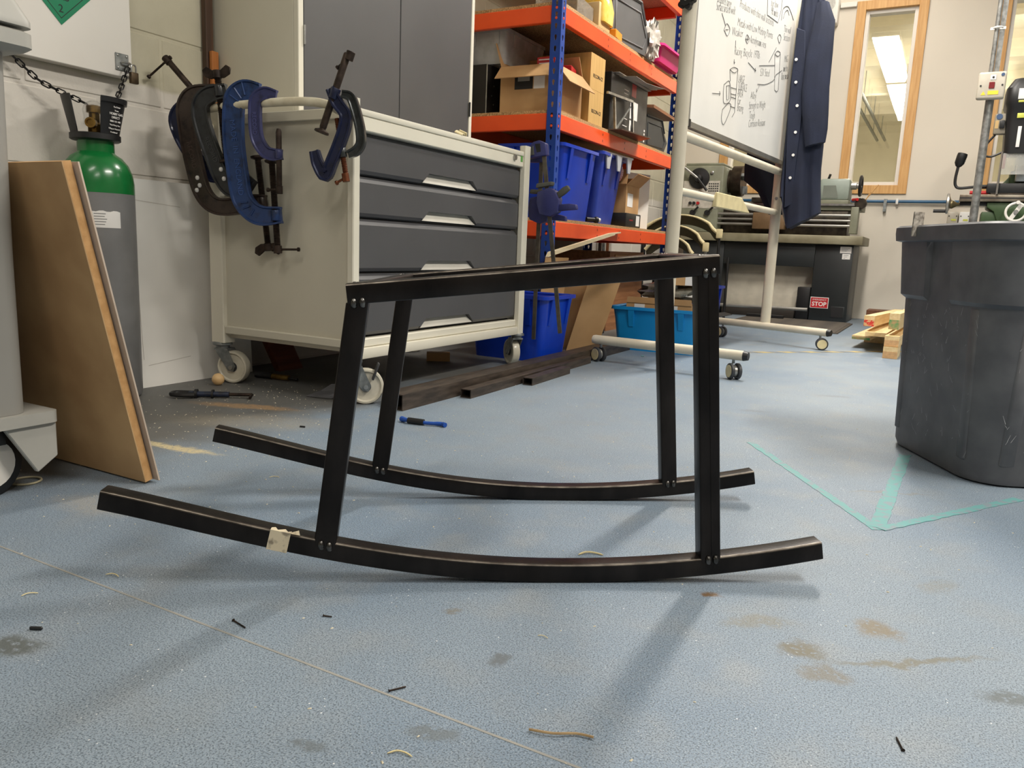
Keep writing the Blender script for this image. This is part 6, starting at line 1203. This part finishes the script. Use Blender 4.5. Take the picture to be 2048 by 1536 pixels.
# countable scraps
m_chp = mk('wood_chip', (232, 214, 160), .8)
CH = [((-1.018, .671), .016, .4, 'pale wood chip lying left of the rocker tape'), ((-1.053, .571), .014, 1.2, 'curled pale shaving near the lower left corner'), ((-.403, .856), .010, .2, 'tiny pale chip in front of the rocker'), ((-.462, 1.15), .03, .7, 'long pale splinter behind the near rocker'), ((-.416, .566), .018, .5, 'white curled thread on the front floor'), ((-1.19, 1.157), .014, 1.0, 'curled pale shaving beyond the near rocker'), ((-1.022, 1.134), .010, .1, 'small pale chip between the rockers')]
for (x, y), s, a, lab in CH:
    tag(MB().tube(smooth_path([V((x, y, .0015))+rz(a)@V(p)*s for p in ((-.7, 0, 0), (-.2, .18, .06), (.3, .08, .03), (.7, -.2, 0))], 3), [.0004]+[s*.05]*8+[.0004], 5).build('wood_chip', m_chp), lab, 'wood chip', 'pale wood chips on the floor')
for (x, y), l, a, lab in (((-.752, .667), .028, -.2, 'thin dark nail lying across the floor seam'), ((-.488, .657), .02, 1.0, 'small dark nail on the floor seam'), ((-.672, .746), .012, .3, 'tiny dark nail in front of the rocker'), ((.017, .858), .022, 1.9, 'dark nail at the lower right of the floor')):
    d_ = V((math.cos(a), math.sin(a), 0))*l/2; c = V((x, y, .0014)); nl = tag(MB().cyl(c-d_, c+d_, .001, n=6).build('nail', m_iron), lab, 'nail', 'dark nails on the floor'); MB().cyl(c-d_*1.02, c-d_, .0022, n=8).build('nail_head', m_iron, nl)
tag(MB().tube(smooth_path([(-.325, .668, .003), (-.30, .674, .004), (-.28, .688, .003), (-.262, .692, .003)], 3), .0014, 5).build('twig', wood('twig', (176, 150, 110), (150, 124, 86))), 'thin pale twig across the floor seam in front', 'twig')
for (x, y), a, lab in (((-1.462, 1.525), .3, 'black scrap on the floor beyond the rocker'), ((-.95, .52), .5, 'black wire scrap at the lower left'), ((-1.245, 3.62), .2, 'teal scrap beside the steel tubes')):
    tag(MB().obx((x, y, .0025), (.016, .004, .004), rz(a)).build('scrap', m_black if 'black' in lab else m_teal, bev=.001, seg=1), lab, 'scrap')
# loose dust and crumbs nobody could count
rd = random.Random(11); du = MB()
for k in range(900):
    if k < 450: x, y = rd.uniform(-1.5, .6), rd.uniform(.5, 3.6)
    elif k < 700: x, y = -1.55+rd.gauss(0, .22), 1.25+rd.gauss(0, .22)
    else: x, y = -1.85+rd.gauss(0, .18), 1.75+rd.gauss(0, .18)
    if x < -2.2 or (V((x, y, 0))-V((BX, BY, 0))).length < .36: continue
    s = rd.uniform(.0008, .0024); a = rd.uniform(0, PI); c = V((x, y, .0004)); u_ = V((math.cos(a), math.sin(a), 0))*s; w_ = V((-math.sin(a), math.cos(a), 0))*s*.5
    du.add([c-u_-w_, c+u_-w_, c+u_+w_, c-u_+w_, c+UP*s*.6], [(3, 2, 1, 0), (0, 1, 4), (1, 2, 4), (2, 3, 4), (3, 0, 4)])
tag(du.build('floor_crumbs', mk('crumb', (222, 212, 186), .8), smooth=False), 'scattered pale crumbs and sawdust on the blue floor', 'debris', kind='stuff')
